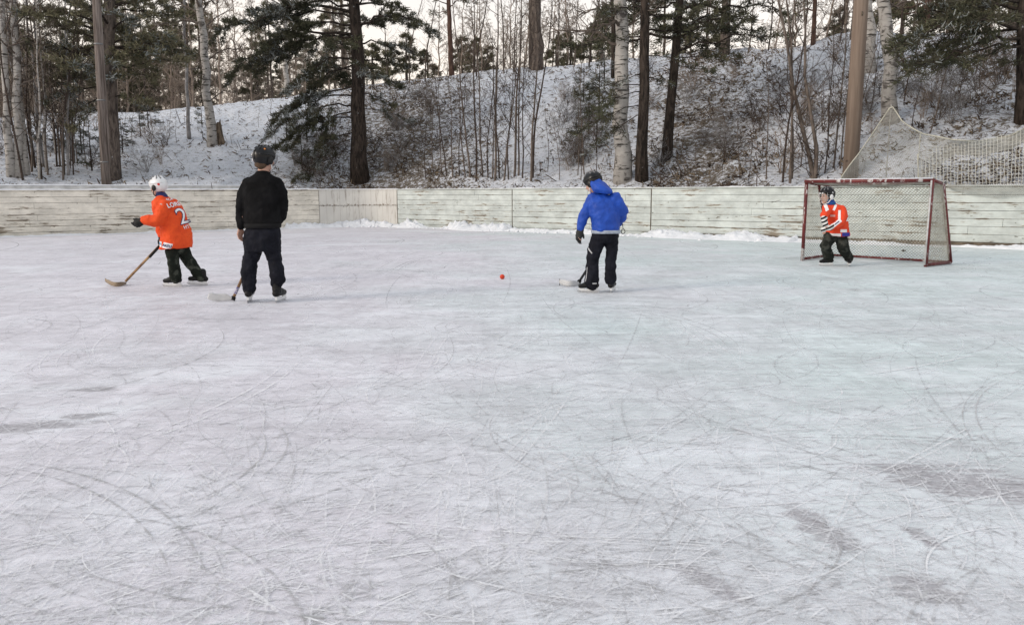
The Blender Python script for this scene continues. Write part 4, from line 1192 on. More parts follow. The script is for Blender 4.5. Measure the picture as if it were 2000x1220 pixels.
def safety_net():
    nrm = Vector((-RD.y, RD.x, 0))       # away from the ice
    if nrm.y < 0: nrm = -nrm
    base = on_wall(1660) + nrm * .3
    t = thing('safety_net', base, 'sagging off-white safety net hanging behind the boards to the right of the brown pole', 'net')
    def wl(px, off):                     # x-position along the wall, at an offset behind it
        u = uof(px); y = wallY(u); p = Vector((u * y, y, 0)) + nrm * off
        return p
    def zat(px, py, p):
        return at(px, py, p.y).z
    tx = [1640, 1668, 1695, 1712, 1740, 1790, 1850, 1900, 1960, 2000, 2100, 2250]
    ty = [352, 300, 238, 206, 236, 262, 273, 276, 264, 244, 236, 240]
    def fA(u, v):
        px = 1642 + (2250 - 1642) * u
        # strings lean towards the peak
        sh = (1 - v)
        tpx = px
        off = .35 + .26 * math.sin(px * .03) * v + .20 * math.sin(px * .055 + 2 * v) * v
        p = wl(tpx, off)
        zt = zat(tpx, np.interp(tpx, tx, ty), p); zb = 1.12
        zb = float(np.interp(px, [1780, 1850, 2250], [1.12, zt - .30, zt - .22]))
        z = zb + (zt - zb) * v
        q = Vector((p.x, p.y, z))
        return q - base
    mb = MB(); net_surface(mb, fA, 112, 21, .0044, True); mb.build('net_panel', M['rope'], t)
    tx2 = [1782, 1800, 1850, 1900, 1960, 2000, 2100, 2250]
    ty2 = [302, 292, 282, 275, 262, 248, 238, 240]
    def fB(u, v):
        px = 1782 + (2250 - 1782) * u + 9 * (1 - v) * (1 - u)
        off = .16 + .10 * math.sin(px * .028 + 1) * v
        p = wl(px, off); zt = zat(px, np.interp(px, tx2, ty2), p); zb = 1.22
        z = zb + (zt - zb) * v + .012 * math.sin(px * .2 + v * 9)
        return Vector((p.x, p.y, z)) - base
    mb = MB(); net_surface(mb, fB, 66, 14, .0058); mb.build('net_panel', M['net_white'], t)
    def fC(u, v):                       # the part slung over the front of the boards
        px = 1850 + (2050 - 1850) * u
        p = wl(px, -.05 - .03 * math.sin(PI * v)); top_ = 1.262
        z = top_ - v * (.05 + .22 * math.sin(PI * u) ** .7)
        return Vector((p.x, p.y, z)) - base
    mb = MB(); net_surface(mb, fC, 44, 7, .0032, True); mb.build('net_panel', M['rope'], t)
    mb = MB(); mb.tube([fA(i / 100, 1) for i in range(101)], .013, 6)
    mb.tube([fB(0, j / 10) for j in range(11)], .010, 6)
    mb.tube([fA(.234, j / 10) + Vector((0, -.01, 0)) for j in range(11)], .008, 6)
    mb.build('edge_rope', M['rope_white'], t)
    mb = MB(); p = fA(.116, 1); mb.tube([Vector((p.x, p.y + .02, -.9 + 1)), p + Vector((0, .02, .03))], .012, 8); mb.build('net_post', M['rope'], t)
    mb = MB(); p = wl(2035, .25); z = at(2035, 225, p.y).z
    mb.tube([Vector((p.x, p.y, .3)) - base, Vector((p.x, p.y, z)) - base], .03, 8); mb.build('net_post', M['wood_dark'], t)
    # small white plastic tie bottle caught in the net
    p = at(1675, 338, wl(1675, .2).y)
safety_net()

def goal():
    A = ground(1567, 509); B = ground(1808, 521); Cc = ground(1622, 501); D = ground(1856, 515.5)
    for p in (A, B, Cc, D): p.z = .03
    t = thing('hockey_goal', (A + B) / 2 * 1.0, 'red tube framed hockey goal with a white net standing near the right boards', 'goal')
    base = t.location.copy()
    HT = at(1822, 352, B.y).z
    up = Vector((0, 0, HT - .03)); bk = (Cc - A + D - B) / 2; bk = bk.normalized()
    At, Bt = A + up, B + up
    Ct = At + bk * .40 + Vector((0, 0, -.05)); Dt = Bt + bk * .40 + Vector((0, 0, -.05))
    def red():
        q = NT('chipped_red_paint')
        n = q.noise(1, 6, .7, vec=q.coord((12, 12, 4)), dist=.6)
        c = q.mix(q.ramp(q.noise(7, 4), [(.3, 0.0), (.7, 1.0)]), (.15, .020, .020), (.08, .014, .014))
        c = q.mix(q.ramp(n, [(.56, 0.0), (.60, 1.0)]), c, (.50, .48, .47))
        c = q.mix(q.ramp(q.noise(15, 5), [(.64, 0.0), (.68, .8)]), c, (.10, .05, .035))
        q.base(c, .45, .4); return q.mat
    rm = red(); wm = simple('worn_white_paint', (.60, .60, .60), .5, .3, .4, 12, .2)
    def bar(name, pts, r0, mat=rm, n=10):
        mb = MB(); mb.tube([Vector(p) - base for p in pts], r0, n); return mb.build(name, mat, t)
    bar('post', [A - Vector((0, 0, .03)), At], .028); bar('post', [B - Vector((0, 0, .03)), Bt], .028)
    bar('crossbar', [At + Vector((-.03, 0, .0)), Bt + Vector((.02, 0, 0))], .029)
    bar('top_rear_bar', [At, At.lerp(Ct, .8) , Ct.lerp(Dt, .07), Ct.lerp(Dt, .93), Bt.lerp(Dt, .8), Bt], .026)
    bar('rear_post', [Ct, Ct.lerp(Cc, .5), Cc], .024); bar('rear_post', [Dt + Vector((0, 0, .0)), Dt.lerp(D, .5), D], .030)
    bar('base_bar', [A, A.lerp(Cc, .5), Cc], .022); bar('base_bar', [B, B.lerp(D, .5), D], .026); bar('base_bar', [Cc, Cc.lerp(D, .5), D], .020)
    bar('frost_strip', [At + Vector((0, -.004, .030)), At.lerp(Bt, .3) + Vector((0, -.004, .028)), Bt + Vector((0, -.004, .030))], .010, M['snow'], 6)
    mb = MB(); mb.tube([B - base + Vector((-.028, -.018, 0)), Bt - base + Vector((-.024, -.018, 0))], .013, 6); mb.build('worn_edge', wm, t)
    def quad(name, p00, p10, p01, p11, nu, nv, sag, dirv, rad=.0028):
        def f(u, v):
            q = p00 * (1 - u) * (1 - v) + p10 * u * (1 - v) + p01 * (1 - u) * v + p11 * u * v
            s = math.sin(PI * u) ** .7 * math.sin(PI * min(1, max(0, v))) ** .7 if 0 < u < 1 and 0 < v < 1 else 0
            return q + dirv * sag * s - base
        mb = MB(); net_surface(mb, f, nu, nv, rad, True); mb.build(name, M['goal_twine'], t)
    quad('back_net', Cc, D, Ct, Dt, 36, 26, .16, bk, .0042)
    quad('side_net', A, Cc, At, Ct, 13, 26, .05, -(B - A).normalized(), .0038)
    quad('side_net', B, D, Bt, Dt, 13, 26, .05, (B - A).normalized(), .0038)
    quad('top_net', At, Bt, Ct, Dt, 44, 10, .06, Vector((0, 0, -1)), .0036)
goal()

# puck and ball
def puck():
    p = ground(1765, 491); t = MB(); t.tube([Vector((0, 0, .003)), Vector((0, 0, .006)), Vector((0, 0, .028)), Vector((0, 0, .031))], [.036, .039, .039, .036], 24)
    o = t.build('puck', simple('black_rubber', (.02, .02, .022), .6, .3)); o.location = p
    tag(o, 'small black puck lying on the ice just behind the goal', 'puck')
    p = ground(981, 545); t = MB(); t.ell((0, 0, .032), (Vector((.033, 0, 0)), Vector((0, .033, 0)), Vector((0, 0, .033))), n=20)
    o = t.build('ball', simple('orange_red_rubber', (.62, .055, .02), .5, .3)); o.location = p
    tag(o, 'small orange-red ball on the ice between the players', 'ball')
puck()

# ================================================================== PEOPLE
def fabric(name, c, c2=None, rough=.85, bscale=30, bump=.35, spec=.15, nscale=7, thr=(.35, .65)):
    q = NT(name); c2 = c2 or tuple(x * .6 for x in c)
    col = q.mix(q.ramp(q.noise(nscale, 5, .6), [(thr[0], 0.0), (thr[1], 1.0)]), c, c2)
    q.base(col, rough, spec)
    q.bump(q.math('ADD', q.noise(9, 4, .6, dist=.8), q.math('MULTIPLY', q.noise(bscale * 4, 3), .15)), bump, .03)
    return q.mat
SKIN = simple('skin', (.52, .31, .24), .55, .35, .15, 20, .1)
HAIR = simple('brown_hair', (.10, .06, .035), .7, .3, .5, 40, .6)
BLK = simple('black_plastic', (.005, .005, .006), .3, .3, .3, 10, .05)
BOOT = simple('black_boot_leather', (.009, .009, .010), .5, .2, .3, 10, .05)
GRYP = simple('grey_plastic', (.20, .20, .21), .4, .4, .3, 10, .05)
WHTP = simple('white_plastic', (.72, .73, .74), .35, .45, .12, 10, .05)
STEEL = simple('blade_steel', (.55, .56, .58), .3, .5, .2, 12, 0, metal=.9)
BLKF = fabric('black_knit', (.006, .006, .0065), (.012, .012, .013), spec=.06)
PANTB = fabric('black_snow_trousers', (.007, .0075, .011), (.015, .016, .023), .75, spec=.08, bump=.6)
BLUE = fabric('blue_nylon', (.014, .075, .44), (.010, .052, .32), .55, 18, .55, .3)
ORNG = fabric('orange_jersey', (.76, .088, .018), (.64, .062, .014), .7, 16, .5, .2)
RED_O = fabric('red_orange_jersey', (.74, .072, .022), (.66, .055, .02), .7, 16, .4, .2)
CAMO2 = fabric('black_olive_trousers', (.012, .014, .012), (.045, .048, .042), .8, 20, .5, .12, 9, (.5, .62))
CAMO = fabric('dark_olive_trousers', (.010, .013, .010), (.055, .062, .050), .8, 20, .5, .12, 11, (.5, .60))
DGLV = simple('black_glove', (.018, .018, .018), .7, .2, .4, 20, .3)
GGLV = simple('dark_grey_glove', (.045, .045, .045), .7, .2, .4, 20, .4)
WHT = simple('white_print', (.78, .78, .80), .6, .2, .08, 10, 0)
GREYS = simple('grey_reflective', (.42, .43, .45), .5, .3, .2, 30, 0)
NAVY = simple('navy_print', (.03, .035, .12), .6, .2, .1, 10, 0)
TEAL = simple('teal_fleece', (.02, .14, .17), .9, .1, .4, 20, .3, c2=(.03, .05, .30))
TAPE = simple('black_tape', (.015, .015, .015), .8, .2, .4, 30, .2)
WOODS = simple('stick_wood', (.38, .24, .12), .5, .3, .45, 14, .1, c2=(.16, .09, .05))
BONE = simple('white_stick_blade', (.62, .62, .62), .5, .3, .2, 14, .1)
TXT1 = bpy.data.textures.new('cloth_folds', 'CLOUDS'); TXT1.noise_scale = .16; TXT1.noise_depth = 2
TXT2 = bpy.data.textures.new('cloth_creases', 'CLOUDS'); TXT2.noise_scale = .05; TXT2.noise_depth = 1

def remesh(o, vox=.010, sm=4, fold=0.0, fold2=0.0):
    md = o.modifiers.new('remesh', 'REMESH'); md.mode = 'VOXEL'; md.voxel_size = vox; md.use_smooth_shade = True
    if sm:
        s = o.modifiers.new('smooth', 'SMOOTH'); s.factor = .5; s.iterations = sm
    for f, tx in ((fold, TXT1), (fold2, TXT2)):
        if f:
            d = o.modifiers.new('folds', 'DISPLACE'); d.texture = tx; d.strength = f; d.mid_level = .5; d.texture_coords = 'LOCAL'
    return o

def chain(mb, pts, sc=1.0):
    for (a, ra), (b, rb_) in zip(pts[:-1], pts[1:]): mb.cap(a, ra * sc, b, rb_ * sc)

def head(mb, c, F, U, s=1.0):
    S = F.cross(U).normalized()
    mb.ell(c + U * .02 * s - F * .01 * s, (F * .098 * s, S * .078 * s, U * .105 * s), n=16)       # skull
    mb.ell(c - U * .045 * s + F * .030 * s, (F * .062 * s, S * .058 * s, U * .075 * s), n=14)       # face, jaw
    mb.cap(c + F * .088 * s - U * .000 * s, .010 * s, c + F * .108 * s - U * .032 * s, .014 * s, n=8)    # nose
    mb.cap(c + F * .080 * s - U * .068 * s - S * .016 * s, .009 * s, c + F * .080 * s - U * .068 * s + S * .016 * s, .009 * s, n=8)   # lips
    mb.cap(c + F * .068 * s - U * .105 * s, .02 * s, c + F * .062 * s - U * .10 * s, .02 * s, n=8)     # chin
    for k in (-1, 1):
        mb.ell(c + S * k * .080 * s - U * .012 * s - F * .01 * s, (F * .018 * s, S * .008 * s, U * .030 * s), n=8)

def face_parts(par, c, F, U, s=1.0):
    S = F.cross(U).normalized(); base = par.location
    for k in (-1, 1):
        mb = MB(); mb.ell(c + F * .083 * s + S * k * .031 * s + U * .004 * s, (F * .010 * s, S * .013 * s, U * .007 * s), n=10); mb.build('eye', simple('dark_eye', (.05, .035, .03), .2, .5), par, loc=base)
    mb = MB(); mb.cap(c + F * .088 * s - U * .068 * s - S * .018 * s, .004 * s, c + F * .088 * s - U * .068 * s + S * .018 * s, .004 * s, n=8)
    mb.build('mouth', simple('lips', (.35, .12, .10), .5, .3), par, loc=base)

def hand(mb, w, d, side, s=1.0, curl=.5):
    """five separate fingers; w wrist, d pointing along the hand, side towards the thumb"""
    d = d.normalized(); side = (side - d * side.dot(d)).normalized(); pal = d.cross(side).normalized()
    k = w + d * .045 * s
    for i in range(4):
        a = w + side * (.012 - .008 * i) * s; b = w + d * (.085 - .004 * i) * s + side * (.027 - .018 * i) * s
        mb.cap(a, .015 * s, b, .012 * s, n=8)
        ln = (.040, .045, .042, .033)[i] * s
        e1 = b + (d * .9 + pal * curl * .5 + side * .03).normalized() * ln
        e2 = e1 + (d * .55 + pal * curl * 1.3).normalized() * ln * .75
        mb.cap(b, .0088 * s, e1, .0080 * s, n=8); mb.cap(e1, .0080 * s, e2, .0070 * s, n=8)
    a = w + d * .025 * s + side * .018 * s; b = a + (d * .7 + side * .7 + pal * .2).normalized() * .038 * s
    e = b + (d * .95 + side * .2 + pal * .4).normalized() * .032 * s
    mb.cap(a, .013 * s, b, .0105 * s, n=8); mb.cap(b, .0105 * s, e, .009 * s, n=8)

def helmet(par, c, F, U, s, shell, name='helmet', vent=None, visor=None, ear=GRYP, cage=False, strap=True, marks=None):
    S = F.cross(U).normalized(); base = par.location
    na, ne = 40, 16; vs = []
    def emin(a):                          # a: 0 front .. pi back
        d = abs((a + PI) % (2 * PI) - PI)
        return float(np.interp(math.degrees(d), [0, 40, 65, 85, 115, 140, 180], [14, 12, -20, -52, -58, -56, -58]))
    def pt(a, e, k=1.0):
        e = R(e); ce, se = math.cos(e), math.sin(e)
        rg = 1 + .025 * (math.cos(6 * a) * ce) * (1 if se > .2 else 0)
        sq = (abs(math.cos(a)) ** 3 + abs(math.sin(a)) ** 3) ** (-1 / 12)
        return c - F * .008 * s + U * .02 * s + (F * (.122 * math.cos(a) * ce * sq) + S * (.100 * math.sin(a) * ce * sq) + U * (.114 * se)) * s * k * rg
    for i in range(na):
        a = 2 * PI * i / na
        for j in range(ne + 1):
            e = emin(a) + (89 - emin(a)) * j / ne; vs.append(pt(a, e))
    fs = [(i * (ne + 1) + j, ((i + 1) % na) * (ne + 1) + j, ((i + 1) % na) * (ne + 1) + j + 1, i * (ne + 1) + j + 1) for i in range(na) for j in range(ne)]
    fs.append(tuple(i * (ne + 1) + ne for i in range(na)))
    mb = MB(); mb.add(vs, fs); h = mb.build(name, shell, par, loc=base)
    so_ = h.modifiers.new('thick', 'SOLIDIFY'); so_.thickness = .010 * s; so_.offset = 1
    # raised centre ridge, vents
    mb = MB()
    for a in (-.5, .5, -1.1, 1.1):
        for e0, e1 in ((38, 52), (60, 70)):
            mb.tube([pt(a, e0, 1.0), pt(a, (e0 + e1) / 2, 1.004), pt(a, e1, 1.0)], .010 * s, 6)
            mb.tube([pt(PI - a, e0, 1.0), pt(PI - a, (e0 + e1) / 2, 1.004), pt(PI - a, e1, 1.0)], .010 * s, 6)
    mb.build('vent', vent or BLK, h, loc=base)
    mb = MB(); mb.tube([pt(0, 16, 1.012), pt(0, 45, 1.015), pt(0, 80, 1.01), pt(PI, 60, 1.012), pt(PI, 20, 1.015), pt(PI, -20, 1.01)], [.009 * s] * 6, 8)
    mb.tube([pt(x, 8 if abs((x + PI) % (2 * PI) - PI) > .9 else 20, 1.012) for x in np.linspace(-2.6, 2.6, 22)], .007 * s, 6)
    mb.build('ridge', shell, h, loc=base)
    for k in (-1, 1):
        mb = MB(); q = c + S * k * .098 * s - U * .022 * s - F * .006 * s
        mb.ell(q, (F * .034 * s, S * k * .012 * s, U * .042 * s), n=12); mb.build('ear_guard', ear, h, loc=base)
    if strap:
        mb = MB()
        for k in (-1, 1): mb.tube([c + S * k * .100 * s - U * .045 * s, c + S * k * .072 * s - U * .10 * s + F * .035 * s, c - U * .128 * s + F * .055 * s], .006 * s, 6)
        mb.build('chin_strap', BLK if shell != BLK else WHTP, h, loc=base)
    if visor:
        mb = MB(); rows = []
        for i in range(13):
            a = -1.15 + 2.3 * i / 12
            rows += [pt(a, 14, 1.06), pt(a, -28, 1.10)]
        mb.add(rows, [(2 * i, 2 * i + 1, 2 * i + 3, 2 * i + 2) for i in range(12)]); v = mb.build('visor', visor, h, loc=base)
        v.modifiers.new('thick', 'SOLIDIFY').thickness = .003
    if cage:
        mb = MB()
        for e in (-2, -18, -34, -50): mb.tube([pt(x, e, 1.16 - .0015 * abs(e)) for x in np.linspace(-1.2, 1.2, 12)], .0022, 5)
        for a in np.linspace(-1.0, 1.0, 7): mb.tube([pt(a, e, 1.16 - .0015 * abs(e)) for e in (12, -10, -30, -50)], .0022, 5)
        mb.build('cage', cage, h, loc=base)
    for (a, e, rad, mt) in (marks or []):
        mb = MB(); q = pt(R(a), e, 1.0); n_ = (q - c).normalized(); A = n_.orthogonal().normalized(); B = n_.cross(A)
        mb.ell(q, (A * rad, B * rad, n_ * .006), n=12); mb.build('sticker', mt, h, loc=base)
    return h

def skate(par, ank, toe, s, boot=None, holder=WHTP, tilt=None, ice_z=0.0):
    boot = boot or BOOT; ank = Vector((ank.x, ank.y, .149 * s))
    """boot, blade holder and blade; ank ankle joint, toe horizontal direction"""
    base = par.location; T = toe.normalized(); T.z = 0; T.normalize(); U = Vector((0, 0, 1)) if tilt is None else tilt.normalized()
    T = (T - U * T.dot(U)).normalized(); Sx = T.cross(U)
    sole = ank - U * .085 * s
    mb = MB()
    mb.cap(ank + U * .05 * s, .050 * s, ank - U * .03 * s - T * .01 * s, .048 * s)
    mb.cap(sole - T * .045 * s + U * .035 * s, .040 * s, sole + T * .08 * s + U * .035 * s, .040 * s)
    mb.cap(sole + T * .08 * s + U * .032 * s, .040 * s, sole + T * .165 * s + U * .022 * s, .032 * s)
    mb.cap(ank - U * .02 * s + T * .02 * s, .042 * s, sole + T * .11 * s + U * .04 * s, .034 * s)
    o = mb.build('skate', boot, par, loc=base); remesh(o, .009 * s, 2)
    mb = MB()
    def plate(pl, wd):
        vs = [sole + T * x * s + U * z * s + Sx * wd for x, z in pl] + [sole + T * x * s + U * z * s - Sx * wd for x, z in pl]
        n = len(pl); fs = [tuple(range(n)), tuple(reversed(range(n, 2 * n)))] + [(i, (i + 1) % n, n + (i + 1) % n, n + i) for i in range(n)]
        return vs, fs
    mb.add(*plate([(-.07, .0), (-.065, -.035), (.0, -.04), (.16, -.04), (.20, -.02), (.185, .0), (.13, .002), (.115, -.018), (.03, -.018), (.015, .002)], .010 * s))
    mb.build('blade_holder', holder, o, smooth=False, loc=base)
    mb = MB(); mb.add(*plate([(-.085, -.036), (-.08, -.058), (-.06, -.066), (.17, -.066), (.20, -.055), (.21, -.036)], .0022)); mb.build('blade', STEEL, o, smooth=False, loc=base)
    mb = MB()
    for i in range(5): 
        q = ank + T * (.045 + .018 * i) * s - U * (-.02 + .016 * i) * s
        mb.tube([q - Sx * .022 * s, q + T * .006 + U * .004, q + Sx * .022 * s], .004 * s, 5)
    mb.build('laces', WHTP, o, loc=base)
    return o

def project_text(par, target, body, c, right, up, nrm, size, mat, name='print', arc=0.0, thick=None):
    """letters laid onto the cloth"""
    cu = bpy.data.curves.new(name, 'FONT'); cu.body = body; cu.size = size; cu.align_x = 'CENTER'; cu.align_y = 'CENTER'
    if thick: cu.offset = thick
    tmp = bpy.data.objects.new('tmp', cu); C.objects.link(tmp)
    dg = bpy.context.evaluated_depsgraph_get(); me = bpy.data.meshes.new_from_object(tmp.evaluated_get(dg))
    bm = bmesh.new(); bm.from_mesh(me); bmesh.ops.triangulate(bm, faces=bm.faces[:])
    for _ in range(2): 
        ed = [e for e in bm.edges if e.calc_length() > size * .09]
        if ed: bmesh.ops.subdivide_edges(bm, edges=ed, cuts=1)
        bmesh.ops.triangulate(bm, faces=bm.faces[:])
    te = target.evaluated_get(dg); tm = te.to_mesh(); mw = target.matrix_world
    pts = [par.location + v.co for v in tm.vertices]; tree = BVHTree.FromPolygons(pts, [tuple(p.vertices) for p in tm.polygons]); te.to_mesh_clear()
    for v in bm.verts:
        x, y = v.co.x, v.co.y
        if arc: y -= arc * x * x
        p = c + right * x + up * y + nrm * .5
        h_, n_, i_, d_ = tree.ray_cast(p, -nrm)
        q = (h_ + nrm * .006) if h_ else (c + right * x + up * y)
        v.co = q - par.location
    out = bpy.data.meshes.new(name); bm.to_mesh(out); bm.free(); out.materials.append(mat)
    C.objects.unlink(tmp); bpy.data.objects.remove(tmp)
    return link(bpy.data.objects.new(name, out), par)
def project_quad(par, target, c, right, up, nrm, w, h, mat, name='patch', off=.004, slant=0.0):
    dg = bpy.context.evaluated_depsgraph_get()
    te = target.evaluated_get(dg); tm = te.to_mesh()
    pts = [par.location + v.co for v in tm.vertices]; tree = BVHTree.FromPolygons(pts, [tuple(p.vertices) for p in tm.polygons]); te.to_mesh_clear()
    n = 8; vs = []; ok = True
    for i in range(n + 1):
        for j in range(n + 1):
            x = (i / n - .5) * w; y = (j / n - .5) * h; x += slant * y
            p = c + right * x + up * y
            hh, n_, i_, d_ = tree.ray_cast(p + nrm * .5, -nrm)
            vs.append(((hh + nrm * off) if hh else p) - par.location)
    mb = MB(); mb.add(vs, [(i * (n + 1) + j, (i + 1) * (n + 1) + j, (i + 1) * (n + 1) + j + 1, i * (n + 1) + j + 1) for i in range(n) for j in range(n)])
    return mb.build(name, mat, par)

def torso(mb, pts, A, B, sc=1.0, e=.85):
    """pts: (centre, half width, half depth); A side axis, B depth axis"""
    mb.loft([(p, A * w * sc, B * d * sc) for p, w, d in pts], 22, 0, e)

# ---------------------------------------------------------------- 1. skater in black, seen from behind
def skater_black():
    g0 = ground(516, 590); Y = g0.y
    def J(x, y, dy=0.0): return at(x, y, Y + dy)
    t = thing('person', Vector((g0.x, g0.y, 0)), 'tall person in black sweater and black trousers seen from behind, in a black helmet', 'person')
    L = t.location
    X = Vector((1, 0, 0)); Yv = Vector((0, 1, 0)); Z = Vector((0, 0, 1))
    HC = J(517, 310); F = Vector((.55, .83, -.08)).normalized(); U = (Z - F * F.z).normalized()
    hs = 1.0
    # body
    mb = MB(); head(mb, HC, F, U, hs)
    neck = J(514, 340); mb.cap(J(516, 325), .055, neck, .06)
    torso(mb, [(J(514, 344), .06, .06), (J(513, 352), .15, .085), (J(513, 372), .17, .10), (J(513, 410), .15, .10), (J(513, 440), .155, .105), (J(513, 462), .15, .10)], X, Yv)
    lsh, lel, lwr = J(481, 360), J(474, 405), J(471, 441, -.02)
    rsh, rel, rwr = J(543, 360), J(550, 402, .02), J(540, 436, .22)
    chain(mb, [(lsh, .05), (lel, .042), (lwr, .028)]); chain(mb, [(rsh, .05), (rel, .042), (rwr, .028)])
    lh, lk, la = J(497, 455), J(489, 510, .02), J(487, 562)
    rh, rk, ra = J(529, 455), J(536, 512, .02), J(541, 556)
    chain(mb, [(lh, .07), (lk, .05), (la, .036)]); chain(mb, [(rh, .07), (rk, .05), (ra, .036)])
    hand(mb, J(470, 444, -.02), (J(468, 462, .0) - J(470, 444, -.02)), Vector((.4, .6, 0)), .98, .6)
    hand(mb, rwr, (J(524, 446, .26) - rwr), Vector((0, .6, .6)), .95, 1.2)
    o = mb.build('body', SKIN, t, loc=L); remesh(o, .0055, 2)
    face_parts(t, HC, F, U, hs)
    # sweater
    mb = MB()
    torso(mb, [(J(514, 334), .060, .066), (J(514, 341), .082, .078), (J(513.5, 347), .148, .096), (J(513, 356), .188, .118), (J(513, 372), .20, .134), (J(513, 400), .190, .138), (J(513, 425), .186, .138), (J(513, 438), .176, .134), (J(513, 443), .170, .130)], X, Yv)
    chain(mb, [(J(486, 360), .074), (J(476, 378), .070), (J(471.5, 404), .062), (J(470.5, 425), .052), (J(471, 437, -.02), .043)])
    mb.cap(J(471, 438, -.02), .040, J(471, 443, -.02), .038)
    chain(mb, [(J(540, 360), .074), (J(549, 378), .070), (J(552, 403, .02), .062), (J(549, 422, .10), .055), (J(542, 435, .20), .045)])
    sw = mb.build('sweater', BLKF, t, loc=L); remesh(sw, .010, 3, .022, .016)
    mb = MB(); torso(mb, [(J(513, 436), .186, .141), (J(513, 440), .190, .144), (J(513, 445), .186, .140)], X, Yv); b_ = mb.build('waistband', fabric('black_rib', (.014, .014, .015)), t, loc=L)
    # trousers
    mb = MB()
    torso(mb, [(J(512, 438), .158, .118), (J(512, 452), .186, .134), (J(512, 474), .192, .142), (J(512, 490), .178, .125)], X, Yv)
    chain(mb, [(J(496, 470), .094), (J(494, 492, .01), .088), (J(489, 512, .03), .078), (J(486, 530, 0), .083), (J(487, 548), .078), (J(487, 560), .068), (J(487, 563), .064)])
    chain(mb, [(J(529, 470), .094), (J(533, 492, .01), .086), (J(537, 510, .03), .078), (J(541, 528), .072), (J(542, 541), .076), (J(542, 545), .070)])
    mb.cap(J(544, 546), .072, J(541, 552), .062)
    pt_ = mb.build('trousers', PANTB, t, loc=L); remesh(pt_, .010, 3, .035, .024)
    # helmet, hair, skates
    mb = MB(); S_ = F.cross(U)
    mb.ell(HC - F * .05 - U * .062, (F * .055, S_ * .070, U * .050), n=14); hr = mb.build('hair', HAIR, t, loc=L); remesh(hr, .008, 1, 0, .02)
    helmet(t, HC, F, U, 1.02, BLK, cage=GRYP, visor=None, ear=BLK, marks=[(-142, -20, .020, WHTP), (-145, 8, .017, WHTP), (-115, 20, .010, WHTP), (120, 36, .010, simple('orange_sticker', (.7, .25, .05), .5))])
    skate(t, J(487, 568), Vector((-.15, 1, 0)), 1.0, tilt=Vector((.10, 0, 1)))
    skate(t, J(541, 566), Vector((.1, 1, 0)), 1.0, tilt=Vector((-.10, 0, 1)))
    # stick, held in the right hand in front of the body
    A = J(524, 430, .30); Bp = J(455, 573, .10); Bp = Vector((Bp.x, Bp.y, .03))
    st = thing('hockey_stick', Vector((Bp.x, Bp.y, 0)), 'wooden hockey stick with a white blade held by the person in black', 'hockey stick', 'hockey sticks in the players\' hands')
    b0 = st.location.copy()
    top = Bp + (A - Bp) * 1.12
    stick(st, top, Bp, [J(455, 574, .10), J(446, 580, .08), (J(430, 585, .05)), J(417, 584, .02), J(407, 581, .0)], BONE, band=True, hblade=.082, toe_up=.16)
    mb = MB(); d = (Bp - top).normalized(); mb.tube([Bp - d * .13, Bp - d * .05], .0175, 8); mb.build('label_wrap', simple('pale_wrap', (.6, .58, .62), .5, .3, .5, 60, 0, c2=(.1, .08, .25)), st, loc=b0)

def stick(par, top, heel, blade_pts, blade_mat, band=True, shaft=None, hblade=.062, toe_up=.06):
    base = par.location; shaft = shaft or WOODS
    d = (heel - top).normalized(); sx = d.orthogonal().normalized()
    mb = MB(); a = Vector((0, 1, 0)); a = (a - d * a.dot(d)).normalized(); b = d.cross(a)
    q = [top, top.lerp(heel, .5), heel]
    mb.loft([(p, a * .011, b * .016) for p in q], 8, 0, .6); mb.build('shaft', shaft, par, loc=base)
    mb = MB(); mb.loft([(p, a * .0135, b * .0185) for p in (top, top + d * .22)], 8, 0, .6); mb.build('grip_tape', TAPE, par, loc=base)
    # blade: a curved upright slat
    pts = [Vector(p) for p in blade_pts]; n = len(pts)
    mb = MB(); rings = []
    fine = []
    for t in np.linspace(0, n - 1.001, 16):
        i = int(t); f = t - i
        p0 = pts[max(i - 1, 0)]; p1 = pts[i]; p2 = pts[i + 1]; p3 = pts[min(i + 2, n - 1)]
        fine.append(.5 * ((2 * p1) + (p2 - p0) * f + (2 * p0 - 5 * p1 + 4 * p2 - p3) * f * f + (3 * p1 - p0 - 3 * p2 + p3) * f ** 3))
    for i, p in enumerate(fine):
        tn = (fine[min(i + 1, 15)] - fine[max(i - 1, 0)]).normalized(); up = Vector((0, 0, 1)); up = (up - tn * up.dot(tn)).normalized(); nn = tn.cross(up)
        s = i / 15; hh = hblade / 2 * (.55 + .45 * min(1, s * 4)) * (1 if s < .9 else .8)
        q = Vector((p.x, p.y, hh + .004 + toe_up * max(0, s - .5) ** 2))
        rings.append((q, up * hh, nn * .008))
    mb.loft(rings, 10, 0, .6); mb.build('blade', blade_mat, par, loc=base)
    if band:
        mb = MB(); mb.loft([(heel - d * .02, a * .0145, b * .024), (heel + d * .02, a * .0145, b * .028)], 8, 0, .6); mb.build('heel_tape', TAPE, par, loc=base)
skater_black()

